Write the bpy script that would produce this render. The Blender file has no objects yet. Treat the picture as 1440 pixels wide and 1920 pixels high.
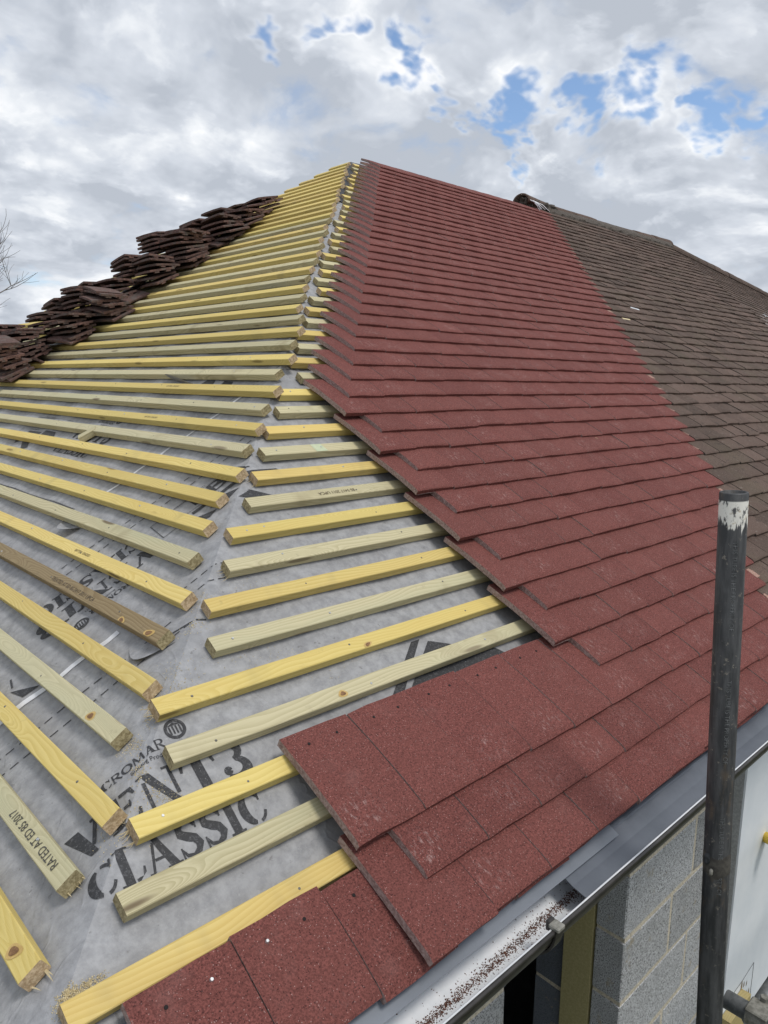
import bpy, bmesh, math, random
import numpy as np
from mathutils import Vector, Matrix, Euler

random.seed(7)
rng = np.random.default_rng(11)
scene = bpy.context.scene
COL = scene.collection
PITCH = 0.5886
CP, SP = math.cos(PITCH), math.sin(PITCH)
TAN = SP / CP

# ------------------------------------------------------------------ camera
cam_d = bpy.data.cameras.new('camera')
cam = bpy.data.objects.new('camera', cam_d)
COL.objects.link(cam)
R0 = Vector((0.725561, -0.688065, 0.011273))
U0 = Vector((0.112562, 0.134824, 0.984455))
F0 = Vector((0.678889, 0.713014, -0.175273))
cam.matrix_world = Matrix(((R0.x, U0.x, -F0.x, -0.24652), (R0.y, U0.y, -F0.y, -0.87335),
                           (R0.z, U0.z, -F0.z, 0.84818), (0, 0, 0, 1)))
cam_d.sensor_fit = 'HORIZONTAL'
cam_d.sensor_width = 36.0
cam_d.lens = 1382.0 / 1440.0 * 36.0
cam_d.clip_start = 0.02
cam_d.clip_end = 3000
scene.camera = cam
CAM = Vector((-0.24652, -0.87335, 0.84818))

# ------------------------------------------------------------------ node helpers
class NT:
    def __init__(self, tree):
        self.t = tree; self.n = tree.nodes; self.l = tree.links
        self.n.clear()
    def new(self, kind, **kw):
        nd = self.n.new(kind)
        for k, v in kw.items():
            setattr(nd, k, v)
        return nd
    def put(self, sock, v):
        if isinstance(v, bpy.types.NodeSocket):
            self.l.new(v, sock)
        elif isinstance(v, (tuple, list)):
            sock.default_value = tuple(v) if len(v) == len(sock.default_value) else tuple(v) + (1.0,)
        else:
            sock.default_value = v
    def math(self, op, a, b=0.0, c=0.0, clamp=False):
        nd = self.new('ShaderNodeMath', operation=op, use_clamp=clamp)
        self.put(nd.inputs[0], a); self.put(nd.inputs[1], b); self.put(nd.inputs[2], c)
        return nd.outputs[0]
    def vmath(self, op, a, b=(0, 0, 0)):
        nd = self.new('ShaderNodeVectorMath', operation=op)
        self.put(nd.inputs[0], a)
        if op == 'SCALE':
            self.put(nd.inputs['Scale'], b)
        else:
            self.put(nd.inputs[1], b)
        return nd.outputs['Value'] if op in ('DOT_PRODUCT', 'LENGTH', 'DISTANCE') else nd.outputs['Vector']
    def noise(self, vec, scale, detail=3.0, rough=0.5, dist=0.0, out='Fac'):
        nd = self.new('ShaderNodeTexNoise')
        if vec is not None: self.put(nd.inputs['Vector'], vec)
        self.put(nd.inputs['Scale'], scale); self.put(nd.inputs['Detail'], detail)
        self.put(nd.inputs['Roughness'], rough); self.put(nd.inputs['Distortion'], dist)
        return nd.outputs[out]
    def voro(self, vec, scale, rand=1.0, out='Distance', feature='F1'):
        nd = self.new('ShaderNodeTexVoronoi', feature=feature)
        self.put(nd.inputs['Vector'], vec); self.put(nd.inputs['Scale'], scale)
        self.put(nd.inputs['Randomness'], rand)
        return nd.outputs[out]
    def mix(self, fac, a, b, blend='MIX'):
        nd = self.new('ShaderNodeMix', data_type='RGBA', blend_type=blend)
        self.put(nd.inputs[0], fac); self.put(nd.inputs[6], a); self.put(nd.inputs[7], b)
        return nd.outputs[2]
    def sstep(self, v, lo, hi, a=0.0, b=1.0):
        nd = self.new('ShaderNodeMapRange', interpolation_type='SMOOTHSTEP')
        self.put(nd.inputs[0], v); self.put(nd.inputs[1], lo); self.put(nd.inputs[2], hi)
        self.put(nd.inputs[3], a); self.put(nd.inputs[4], b)
        return nd.outputs[0]
    def scale(self, vec, s):
        nd = self.new('ShaderNodeMapping'); self.put(nd.inputs[0], vec); nd.inputs['Scale'].default_value = s
        return nd.outputs[0]
    def sep(self, vec):
        nd = self.new('ShaderNodeSeparateXYZ'); self.put(nd.inputs[0], vec); return nd.outputs
    def comb(self, x, y, z):
        nd = self.new('ShaderNodeCombineXYZ')
        self.put(nd.inputs[0], x); self.put(nd.inputs[1], y); self.put(nd.inputs[2], z)
        return nd.outputs[0]
    def bump(self, h, strength=0.4, dist=0.002):
        nd = self.new('ShaderNodeBump'); self.put(nd.inputs['Height'], h)
        nd.inputs['Strength'].default_value = strength; nd.inputs['Distance'].default_value = dist
        return nd.outputs[0]

def material(name):
    m = bpy.data.materials.new(name); m.use_nodes = True
    g = NT(m.node_tree)
    out = g.new('ShaderNodeOutputMaterial'); b = g.new('ShaderNodeBsdfPrincipled')
    g.l.new(b.outputs[0], out.inputs[0])
    return m, g, b

# ------------------------------------------------------------------ sun and sky
SUN = Vector((0.10, -0.46, 0.88)).normalized()
sun_d = bpy.data.lights.new('sun', 'SUN'); sun_d.energy = 1.5; sun_d.angle = math.radians(15)
sun_d.color = (1.0, 0.96, 0.9)
sun = bpy.data.objects.new('sun', sun_d); COL.objects.link(sun)
sun.rotation_euler = (-SUN).to_track_quat('-Z', 'Y').to_euler()
sun.location = (0, -4, 8)

world = bpy.data.worlds.new('World'); scene.world = world; world.use_nodes = True
g = NT(world.node_tree)
wout = g.new('ShaderNodeOutputWorld'); bg = g.new('ShaderNodeBackground'); g.l.new(bg.outputs[0], wout.inputs[0])
sky = g.new('ShaderNodeTexSky', sky_type='NISHITA'); sky.sun_disc = False
sky.sun_elevation = math.asin(SUN.z); sky.sun_rotation = math.atan2(SUN.x, SUN.y)
sky.air_density = 1.0; sky.dust_density = 0.6; sky.ozone_density = 1.5
WS = 0.1
bg.inputs[1].default_value = WS
world.cycles.sampling_method = 'NONE'
d = g.vmath('NORMALIZE', g.new('ShaderNodeTexCoord').outputs['Generated'])
sx = g.sep(d)
zz = g.math('ADD', g.math('MAXIMUM', sx[2], -0.05), 0.34)
uv = g.comb(g.math('DIVIDE', sx[0], zz), g.math('DIVIDE', sx[1], zz), 0.0)
def n2(vec, scale, detail, rough, out='Fac'):
    nd = g.new('ShaderNodeTexNoise', noise_dimensions='2D')
    g.put(nd.inputs['Vector'], vec); g.put(nd.inputs['Scale'], scale); g.put(nd.inputs['Detail'], detail); g.put(nd.inputs['Roughness'], rough)
    return nd.outputs[out]
warp = n2(uv, 2.0, 2, 0.5, 'Color')
uvw = g.vmath('ADD', uv, g.vmath('SCALE', g.vmath('SUBTRACT', warp, (0.5, 0.5, 0.5)), 0.16))
n_den = n2(uvw, 4.6, 7, 0.57)
n_off = n2(g.vmath('ADD', uvw, (-0.022, -0.034, 0.0)), 4.6, 4, 0.57)
def puff(vec):
    nd = g.new('ShaderNodeTexVoronoi', feature='SMOOTH_F1', voronoi_dimensions='2D')
    g.put(nd.inputs['Vector'], vec); g.put(nd.inputs['Scale'], 5.2); g.put(nd.inputs['Detail'], 2.5)
    g.put(nd.inputs['Roughness'], 0.55); g.put(nd.inputs['Smoothness'], 0.85)
    return nd.outputs['Distance']
fz = n2(uvw, 14.0, 4, 0.6, 'Color')
uvp = g.vmath('ADD', uvw, g.vmath('SCALE', g.vmath('SUBTRACT', fz, (0.5, 0.5, 0.5)), 0.10))
pf = puff(uvp)
n_tone = n2(g.vmath('ADD', uvw, (3.7, 1.2, 0.0)), 1.7, 4, 0.55)
# breaks of blue between the clouds, as directions in the sky
gap = None
dj = g.vmath('ADD', d, g.vmath('SCALE', g.vmath('SUBTRACT', n2(uvw, 9.0, 3, 0.6, 'Color'), (0.5, 0.5, 0.5)), 0.14))
for (dx, dy, dz), r, w in (((0.54, 0.746, 0.389), 0.022, 0.85), ((0.581, 0.706, 0.405), 0.026, 0.95),
                           ((0.655, 0.662, 0.357), 0.034, 1.0), ((0.69, 0.64, 0.338), 0.030, 0.9),
                           ((0.751, 0.578, 0.319), 0.040, 1.05), ((0.832, 0.46, 0.312), 0.042, 1.0),
                           ((0.80, 0.51, 0.318), 0.030, 0.85), ((0.865, 0.40, 0.303), 0.030, 0.95),
                           ((0.771, 0.583, 0.262), 0.026, 0.9), ((0.90, 0.34, 0.29), 0.024, 0.75),
                           ((-0.5, 0.6, 0.62), 0.08, 0.9), ((-0.2, -0.7, 0.68), 0.08, 0.8), ((0.3, 0.3, 0.9), 0.10, 0.8)):
    v = Vector((dx, dy, dz)).normalized()
    ds = g.vmath('DISTANCE', dj, tuple(v))
    b_ = g.sstep(ds, r * 1.62, 0.0, 0.0, w)
    gap = b_ if gap is None else g.math('MAXIMUM', gap, b_)
cover = g.math('SUBTRACT', g.math('ADD', 0.76, g.math('ADD', g.math('MULTIPLY', g.math('SUBTRACT', n_den, 0.5), 1.1), g.math('MULTIPLY', g.math('SUBTRACT', 0.42, pf), 0.6))), g.math('MULTIPLY', gap, 0.85))
alpha = g.sstep(cover, -0.22, 0.40)
thin = g.sstep(cover, 0.62, 0.15)
sh = g.math('MULTIPLY', g.math('SUBTRACT', n_den, n_off), 1.7)
sh = g.math('ADD', sh, g.math('MULTIPLY', g.math('SUBTRACT', n_tone, 0.5), 1.35))
sh = g.math('ADD', sh, g.math('MULTIPLY', g.math('SUBTRACT', 0.5, n_den), 0.9))
sh = g.math('ADD', sh, g.math('MULTIPLY', g.math('SUBTRACT', 0.42, pf), 1.1))
sh = g.math('ADD', sh, g.math('MULTIPLY', thin, 0.36))
sh = g.math('ADD', sh, g.sstep(sx[2], 0.26, 0.04, 0.0, 0.10))
sh = g.math('ADD', sh, 0.50, clamp=True)
cl = g.new('ShaderNodeValToRGB')
e = cl.color_ramp.elements
e[0].position = 0.0; e[0].color = (0.46, 0.50, 0.565, 1)
e[1].position = 1.0; e[1].color = (0.92, 0.93, 0.95, 1)
m_ = e.new(0.42); m_.color = (0.62, 0.66, 0.725, 1)
m_ = e.new(0.75); m_.color = (0.79, 0.82, 0.86, 1)
g.l.new(sh, cl.inputs[0])
cloud = g.vmath('SCALE', cl.outputs[0], 1.0 / WS)
skyc = g.vmath('MULTIPLY', sky.outputs[0], (1.45, 1.50, 1.55))
g.l.new(g.mix(alpha, skyc, cloud), bg.inputs[0])

scene.view_settings.view_transform = 'Standard'
scene.view_settings.look = 'None'
scene.view_settings.exposure = 0.14
scene.view_settings.gamma = 1.0
scene.render.engine = 'CYCLES'
scene.cycles.max_bounces = 5
scene.cycles.diffuse_bounces = 3

# ------------------------------------------------------------------ object helpers
def link(o, parent=None):
    COL.objects.link(o)
    if parent is not None: o.parent = parent
    return o
def mesh_obj(name, verts, faces, mats, parent=None, mi=None, smooth=False, uv=None):
    me = bpy.data.meshes.new(name)
    me.from_pydata([tuple(v) for v in verts], [], [tuple(f) for f in faces])
    for m in (mats if isinstance(mats, (list, tuple)) else [mats]): me.materials.append(m)
    if mi is not None: me.polygons.foreach_set('material_index', list(mi))
    if smooth: me.polygons.foreach_set('use_smooth', [True] * len(me.polygons))
    me.update()
    return link(bpy.data.objects.new(name, me), parent)
def bm_obj(name, bm, mats, parent=None, smooth=False):
    me = bpy.data.meshes.new(name); bm.to_mesh(me); bm.free()
    for m in (mats if isinstance(mats, (list, tuple)) else [mats]): me.materials.append(m)
    if smooth: me.polygons.foreach_set('use_smooth', [True] * len(me.polygons))
    return link(bpy.data.objects.new(name, me), parent)
def thing(name, label, cat, loc=(0, 0, 0), group=None):
    o = bpy.data.objects.new(name, None); o.empty_display_size = 0.1; o.location = loc
    link(o); tag(o, label, cat, group); return o
def tag(o, label, cat, group=None):
    o['label'] = label; o['category'] = cat; o['kind'] = 'thing'
    if group: o['group'] = group
    return o
def structure(o): o['kind'] = 'structure'; return o
def stuff(o): o['kind'] = 'stuff'; return o
def box_bm(bm, x0, x1, y0, y1, z0, z1, mat=None, bev=0.0, mi=0):
    vs = [bm.verts.new(v) for v in ((x0, y0, z0), (x1, y0, z0), (x1, y1, z0), (x0, y1, z0), (x0, y0, z1), (x1, y0, z1), (x1, y1, z1), (x0, y1, z1))]
    fs = [bm.faces.new([vs[i] for i in f]) for f in ((3, 2, 1, 0), (4, 5, 6, 7), (0, 1, 5, 4), (1, 2, 6, 5), (2, 3, 7, 6), (3, 0, 4, 7))]
    for f in fs: f.material_index = mi
    if bev > 0:
        es = list({e for f in fs for e in f.edges})
        bmesh.ops.bevel(bm, geom=es, offset=bev, segments=1, affect='EDGES')
    if mat is not None: bmesh.ops.transform(bm, matrix=mat, verts=[v for v in bm.verts])
    return bm
def tube_rings(path, radii, n=12, cap=True):
    verts, faces = [], []
    P = [Vector(p) for p in path]
    for i, p in enumerate(P):
        t = (P[min(i + 1, len(P) - 1)] - P[max(i - 1, 0)]).normalized()
        a = t.cross(Vector((0, 0, 1))) if abs(t.z) < 0.95 else t.cross(Vector((1, 0, 0)))
        a.normalize(); b = t.cross(a)
        r = radii[i] if isinstance(radii, (list, tuple)) else radii
        for k in range(n):
            an = 2 * math.pi * k / n
            verts.append(p + a * math.cos(an) * r + b * math.sin(an) * r)
    for i in range(len(P) - 1):
        for k in range(n):
            faces.append((i * n + k, i * n + (k + 1) % n, (i + 1) * n + (k + 1) % n, (i + 1) * n + k))
    if cap:
        faces.append(tuple(range(n))); faces.append(tuple(reversed(range((len(P) - 1) * n, len(P) * n))))
    return verts, faces

# roof frames: R slope (x along eaves, s up slope, h off the slope); L slope (y along eaves)
MR = Matrix(((1, 0, 0, 0), (0, CP, -SP, 0), (0, SP, CP, 0), (0, 0, 0, 1)))
ML = Matrix(((0, CP, -SP, 0), (-1, 0, 0, 0), (0, SP, CP, 0), (0, 0, 0, 1)))   # local x = -Y
def pR(x, s, h=0.0): return Vector((x, s * CP - h * SP, s * SP + h * CP))
def pL(y, s, h=0.0): return Vector((s * CP - h * SP, y, s * SP + h * CP))
S_RIDGE = 4.57
Y_RIDGE = S_RIDGE * CP
DEPTH = 2 * Y_RIDGE
TH = math.atan2(1.0, CP); HX, HS = math.cos(TH), math.sin(TH)
def sag(a, s):   # underlay droops between rafters and puckers a little
    t = min(1.0, max(0.0, a - s * CP) / 0.08)
    return -0.0045 + t * (0.0030 * math.cos(a * 2 * math.pi / 0.42) + 0.0010 * math.sin(s * 23 + a * 9) + 0.0008 * math.sin(a * 31 - s * 17))
def fold(x, s, h=0.0):   # a point of the underlay sheet as it wraps over the hip
    if x >= s * CP: return pR(x, s, sag(x, s) + h)
    a = x * HX + s * HS
    px, ps = x - a * HX, s - a * HS
    y, sl = a * HX - px, a * HS - ps
    return pL(y, sl, sag(y, sl) + h)
def unfoldL(y, sl):
    a = y * HX + sl * HS
    return a * HX - (y - a * HX), a * HS - (sl - a * HS)
def pL_sheet(y, s, h=0.0): return pL(y, s, sag(y, s) + h)

# ------------------------------------------------------------------ materials
def mat_red():
    m, g, b = material('red_tile')
    pos = g.new('ShaderNodeNewGeometry').outputs['Position']
    uvs = g.sep(g.new('ShaderNodeUVMap', uv_map='uv').outputs[0])
    rnd = g.math('FRACT', g.math('ADD', g.new('ShaderNodeObjectInfo').outputs['Random'], g.new('ShaderNodeAttribute', attribute_name='rnd').outputs['Fac']))
    grain = g.noise(pos, 300, 4, 0.75)
    mid = g.noise(pos, 38, 4, 0.6)
    c = g.mix(g.sstep(grain, 0.36, 0.64), (0.092, 0.028, 0.025), (0.282, 0.094, 0.079))
    c = g.mix(g.math('MULTIPLY', g.sstep(mid, 0.35, 0.7), 0.35), c, (0.150, 0.047, 0.039))
    c = g.mix(g.math('MULTIPLY', rnd, 0.20), c, (0.26, 0.098, 0.080))
    c = g.vmath('SCALE', c, g.math('ADD', 0.92, g.math('MULTIPLY', g.math('FRACT', g.math('MULTIPLY', rnd, 5.7)), 0.14)))
    vn = g.new('ShaderNodeTexVoronoi'); g.put(vn.inputs['Vector'], pos); vn.inputs['Scale'].default_value = 330
    sp, spc = vn.outputs['Distance'], vn.outputs['Color']
    pick = g.math('GREATER_THAN', g.sep(spc)[0], 0.86)
    c = g.mix(g.math('MULTIPLY', g.math('MULTIPLY', g.sstep(sp, 0.34, 0.16), pick), 0.8), c, (0.50, 0.33, 0.30))
    pickd = g.math('LESS_THAN', g.sep(spc)[1], 0.14)
    c = g.mix(g.math('MULTIPLY', g.math('MULTIPLY', g.sstep(sp, 0.5, 0.25), pickd), 0.8), c, (0.045, 0.014, 0.014))
    # pale rub marks near the tail of the tile
    band = g.math('MULTIPLY', g.sstep(uvs[1], 0.04, 0.10), g.sstep(uvs[1], 0.42, 0.20))
    cen = g.math('ABSOLUTE', g.math('SUBTRACT', uvs[0], g.math('ADD', 0.15, g.math('MULTIPLY', g.math('FRACT', g.math('MULTIPLY', rnd, 8.9)), 0.7))))
    band = g.math('MULTIPLY', band, g.sstep(cen, 0.38, 0.08))
    ev = g.comb(g.math('ADD', g.math('MULTIPLY', uvs[0], 17.0), g.math('MULTIPLY', rnd, 61.0)), g.math('ADD', g.math('MULTIPLY', uvs[1], 11.0), g.math('MULTIPLY', rnd, 23.0)), 0.0)
    eff = g.sstep(g.noise(ev, 1.0, 6, 0.80), 0.51, 0.70)
    c = g.mix(g.math('MULTIPLY', g.math('MULTIPLY', g.math('MULTIPLY', eff, band), g.sstep(g.math('FRACT', g.math('MULTIPLY', rnd, 3.3)), -0.1, 1.0)), 0.8), c, (0.55, 0.40, 0.37))
    dust = g.math('MULTIPLY', g.sstep(g.noise(pos, 9, 5, 0.65), 0.55, 0.78), 0.22)
    c = g.mix(dust, c, (0.34, 0.19, 0.17))
    g.put(b.inputs['Base Color'], c); b.inputs['Roughness'].default_value = 0.88
    b.inputs['Specular IOR Level'].default_value = 0.3
    g.put(b.inputs['Normal'], g.bump(grain, 0.85, 0.0030))
    return m
def mat_core(name, c0, c1):
    m, g, b = material(name)
    pos = g.new('ShaderNodeNewGeometry').outputs['Position']
    g.put(b.inputs['Base Color'], g.mix(g.sstep(g.noise(pos, 160, 4, 0.7), 0.35, 0.65), c0, c1))
    b.inputs['Roughness'].default_value = 0.95
    g.put(b.inputs['Normal'], g.bump(g.noise(pos, 260, 4, 0.7), 0.5, 0.002))
    return m
def mat_old(name='weathered_tile', tint=1.0):
    m, g, b = material(name)
    pos = g.new('ShaderNodeNewGeometry').outputs['Position']
    uvs = g.sep(g.new('ShaderNodeUVMap', uv_map='uv').outputs[0])
    rnd = g.math('FRACT', g.math('ADD', g.new('ShaderNodeObjectInfo').outputs['Random'], g.new('ShaderNodeAttribute', attribute_name='rnd').outputs['Fac']))
    c = g.mix(g.sstep(g.noise(pos, 240, 4, 0.7), 0.3, 0.7), (0.058, 0.039, 0.031), (0.170, 0.122, 0.098))
    c = g.mix(g.math('MULTIPLY', rnd, 0.5), c, (0.155, 0.104, 0.086))
    c = g.vmath('SCALE', c, g.math('ADD', 0.80, g.math('MULTIPLY', g.math('FRACT', g.math('MULTIPLY', rnd, 6.1)), 0.36)))
    c = g.mix(g.math('MULTIPLY', g.sstep(g.noise(pos, 3.5, 4, 0.6), 0.48, 0.68), 0.30), c, (0.125, 0.105, 0.070))
    c = g.mix(g.math('MULTIPLY', g.sstep(g.noise(pos, 45, 4, 0.7), 0.60, 0.70), 0.6), c, (0.27, 0.24, 0.20))
    c = g.mix(g.math('MULTIPLY', g.sstep(g.noise(pos, 17, 5, 0.7), 0.55, 0.66), 0.5), c, (0.045, 0.036, 0.032))
    g.put(b.inputs['Base Color'], c); b.inputs['Roughness'].default_value = 0.92
    b.inputs['Specular IOR Level'].default_value = 0.25
    g.put(b.inputs['Normal'], g.bump(g.noise(pos, 120, 5, 0.7), 0.6, 0.004))
    return m
def mat_stack():
    m, g, b = material('stacked_tile')
    ob = g.new('ShaderNodeTexCoord').outputs['Object']
    rnd = g.new('ShaderNodeObjectInfo').outputs['Random']
    pos = g.vmath('ADD', ob, g.comb(g.math('MULTIPLY', rnd, 31.0), g.math('MULTIPLY', rnd, 17.0), 0.0))
    c = g.mix(g.sstep(g.noise(pos, 60, 4, 0.65), 0.3, 0.7), (0.085, 0.046, 0.039), (0.23, 0.125, 0.10))
    c = g.mix(g.math('MULTIPLY', g.sstep(g.noise(pos, 18, 3, 0.6), 0.5, 0.65), 0.8), c, (0.15, 0.125, 0.11))
    c = g.mix(g.math('MULTIPLY', g.sstep(g.noise(pos, 90, 3, 0.6), 0.62, 0.7), 0.7), c, (0.32, 0.28, 0.26))
    c = g.mix(g.math('MULTIPLY', rnd, 0.5), c, (0.075, 0.055, 0.048))
    g.put(b.inputs['Base Color'], c); b.inputs['Roughness'].default_value = 0.9
    g.put(b.inputs['Normal'], g.bump(g.noise(pos, 90, 5, 0.7), 0.7, 0.006))
    return m
def mat_wood(name, dark, light, knot, blot, stain=0.3, tint=(0.80, 0.68, 0.20)):
    m, g, b = material(name)
    ob = g.new('ShaderNodeTexCoord').outputs['Object']
    rnd = g.new('ShaderNodeObjectInfo').outputs['Random']
    base = g.vmath('ADD', ob, g.comb(g.math('MULTIPLY', rnd, 37.0), g.math('MULTIPLY', rnd, 11.0), g.math('MULTIPLY', rnd, 5.0)))
    # knots: sparse cells along the length
    kv = g.voro(g.scale(base, (2.3, 14.0, 14.0)), 1.0, 1.0)
    warp = g.math('MULTIPLY', g.sstep(kv, 0.42, 0.0), 0.05)
    gx = g.comb(g.math('MULTIPLY', g.sep(base)[0], 1.0), g.math('ADD', g.sep(base)[1], warp), g.math('ADD', g.sep(base)[2], warp))
    bend = g.noise(g.scale(gx, (2.2, 6.0, 6.0)), 1.0, 2, 0.5)
    ring = g.math('FRACT', g.math('MULTIPLY', g.math('ADD', g.math('ADD', g.math('MULTIPLY', g.sep(gx)[1], 1.0), g.math('MULTIPLY', g.sep(gx)[2], 0.6)), g.math('MULTIPLY', bend, 0.11)), 120.0))
    ring = g.sstep(ring, 0.0, 0.9)
    fib = g.noise(g.scale(gx, (9.0, 420.0, 420.0)), 1.0, 3, 0.6)
    tone = g.noise(g.scale(base, (1.6, 9.0, 9.0)), 1.0, 4, 0.6)
    c = g.mix(g.math('ADD', g.math('MULTIPLY', ring, 0.55), g.math('MULTIPLY', fib, 0.45)), dark, light)
    c = g.mix(g.math('MULTIPLY', g.sstep(tone, 0.42, 0.72), 0.6), c, blot)
    c = g.mix(g.math('MULTIPLY', g.sstep(kv, 0.12, 0.06), 0.85), c, knot)
    band_ = g.noise(g.scale(base, (6.0, 3.0, 3.0)), 1.0, 3, 0.6)
    c = g.mix(g.math('MULTIPLY', g.sstep(band_, 0.58, 0.72), stain), c, (0.30, 0.24, 0.13))
    dirt = g.noise(base, 22, 5, 0.7)
    c = g.mix(g.math('MULTIPLY', g.sstep(dirt, 0.60, 0.78), stain), c, (0.16, 0.12, 0.07))
    rn2 = g.math('FRACT', g.math('MULTIPLY', rnd, 7.31))
    c = g.mix(g.math('MULTIPLY', rn2, 0.30), c, tint)
    br = g.math('ADD', 0.88, g.math('MULTIPLY', rnd, 0.2))
    c = g.vmath('SCALE', c, br)
    g.put(b.inputs['Base Color'], c); b.inputs['Roughness'].default_value = 0.72
    b.inputs['Specular IOR Level'].default_value = 0.3
    g.put(b.inputs['Normal'], g.bump(g.math('ADD', fib, g.math('MULTIPLY', ring, 0.4)), 0.35, 0.0012))
    return m
def mat_membrane():
    m, g, b = material('underlay')
    pos = g.new('ShaderNodeNewGeometry').outputs['Position']
    c = g.mix(g.sstep(g.noise(pos, 34, 6, 0.7), 0.30, 0.70), (0.270, 0.272, 0.284), (0.410, 0.413, 0.426))
    c = g.mix(g.math('MULTIPLY', g.sstep(g.noise(pos, 4.5, 4, 0.6), 0.45, 0.75), 0.5), c, (0.29, 0.29, 0.30))
    c = g.mix(g.math('MULTIPLY', g.sstep(g.noise(pos, 110, 5, 0.75), 0.60, 0.72), 0.35), c, (0.60, 0.60, 0.60))
    c = g.mix(g.math('MULTIPLY', g.sstep(g.noise(pos, 60, 3, 0.6), 0.66, 0.74), 0.5), c, (0.13, 0.125, 0.12))
    g.put(b.inputs['Base Color'], c); b.inputs['Roughness'].default_value = 0.62
    b.inputs['Specular IOR Level'].default_value = 0.35
    wv = g.noise(g.scale(pos, (1, 1, 1)), 700, 2, 0.6)
    cr = g.math('ABSOLUTE', g.math('SUBTRACT', g.noise(pos, 7.0, 3, 0.55, 0.8), 0.5))
    h = g.math('ADD', g.math('ADD', g.math('MULTIPLY', wv, 0.3), g.math('MULTIPLY', g.noise(pos, 45, 4, 0.6), 0.9)), g.math('MULTIPLY', g.sstep(cr, 0.0, 0.035), -0.7))
    g.put(b.inputs['Normal'], g.bump(h, 0.40, 0.003))
    return m
def mat_print(name='printed_ink', col=(0.035, 0.036, 0.04)):
    m, g, b = material(name)
    pos = g.new('ShaderNodeNewGeometry').outputs['Position']
    c = g.mix(g.math('MULTIPLY', g.sstep(g.noise(pos, 160, 4, 0.7), 0.50, 0.66), 0.45), col, (0.16, 0.16, 0.17))
    c = g.mix(g.sstep(g.noise(pos, 420, 2, 0.7), 0.66, 0.72), c, (0.33, 0.33, 0.34))
    g.put(b.inputs['Base Color'], c); b.inputs['Roughness'].default_value = 0.7
    return m
def mat_plain(name, c0, c1, scale=20, rough=0.6, metal=0.0, bump=0.0, bscale=80, spec=0.5):
    m, g, b = material(name)
    pos = g.new('ShaderNodeNewGeometry').outputs['Position']
    g.put(b.inputs['Base Color'], g.mix(g.sstep(g.noise(pos, scale, 5, 0.65), 0.32, 0.68), c0, c1))
    b.inputs['Roughness'].default_value = rough; b.inputs['Metallic'].default_value = metal
    b.inputs['Specular IOR Level'].default_value = spec
    if bump > 0: g.put(b.inputs['Normal'], g.bump(g.noise(pos, bscale, 5, 0.7), bump, 0.003))
    return m
def mat_block(name, dk, lt, tone):
    m, g, b = material(name)
    pos = g.new('ShaderNodeNewGeometry').outputs['Position']
    rnd = g.new('ShaderNodeObjectInfo').outputs['Random']
    pit = g.noise(pos, 230, 4, 0.75)
    c = g.mix(g.sstep(pit, 0.38, 0.54), dk, lt)
    c = g.mix(g.math('MULTIPLY', g.sstep(g.noise(pos, 12, 4, 0.6), 0.45, 0.7), 0.45), c, tone)
    c = g.mix(g.math('MULTIPLY', g.sstep(g.noise(pos, 16, 5, 0.7), 0.60, 0.68), 0.8), c, (0.46, 0.40, 0.30))
    c = g.vmath('SCALE', c, g.math('ADD', 0.72, g.math('MULTIPLY', rnd, 0.4)))
    g.put(b.inputs['Base Color'], c); b.inputs['Roughness'].default_value = 0.95
    g.put(b.inputs['Normal'], g.bump(pit, 0.9, 0.006))
    return m
def mat_pole():
    m, g, b = material('black_scaffold_steel')
    ob = g.new('ShaderNodeTexCoord').outputs['Object']
    z = g.sep(ob)[2]
    c = g.mix(g.sstep(g.noise(g.scale(ob, (60, 60, 9)), 1.0, 5, 0.65), 0.35, 0.7), (0.026, 0.027, 0.029), (0.085, 0.086, 0.088))
    rust = g.math('MULTIPLY', g.sstep(g.noise(g.scale(ob, (22, 22, 9)), 1.0, 5, 0.7), 0.54, 0.70), 0.75)
    c = g.mix(rust, c, (0.105, 0.078, 0.052))
    c = g.mix(g.math('MULTIPLY', g.sstep(g.noise(ob, 75, 4, 0.75), 0.60, 0.70), 0.7), c, (0.26, 0.23, 0.19))
    # worn white paint collar below the open end, with runs
    edge = g.math('MULTIPLY', g.math('SUBTRACT', g.noise(g.scale(ob, (95, 95, 14)), 1.0, 4, 0.6), 0.5), 0.11)
    top = g.sstep(z, -0.0130, -0.0155)
    bot = g.sstep(g.math('ADD', z, edge), -0.060, -0.053)
    paint = g.math('MULTIPLY', g.math('MULTIPLY', top, bot), g.sstep(g.noise(g.scale(ob, (85, 85, 45)), 1.0, 5, 0.7), 0.36, 0.47))
    c = g.mix(paint, c, (0.72, 0.70, 0.64))
    c = g.mix(g.math('MULTIPLY', paint, g.math('MULTIPLY', g.sstep(g.noise(ob, 60, 3, 0.6), 0.55, 0.65), 0.7)), c, (0.42, 0.33, 0.20))
    g.put(b.inputs['Base Color'], c)
    b.inputs['Metallic'].default_value = 0.0
    g.put(b.inputs['Roughness'], g.math('ADD', 0.42, g.math('MULTIPLY', g.noise(ob, 40, 3, 0.6), 0.35)))
    g.put(b.inputs['Normal'], g.bump(g.noise(ob, 130, 5, 0.7), 0.35, 0.002))
    return m

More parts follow.
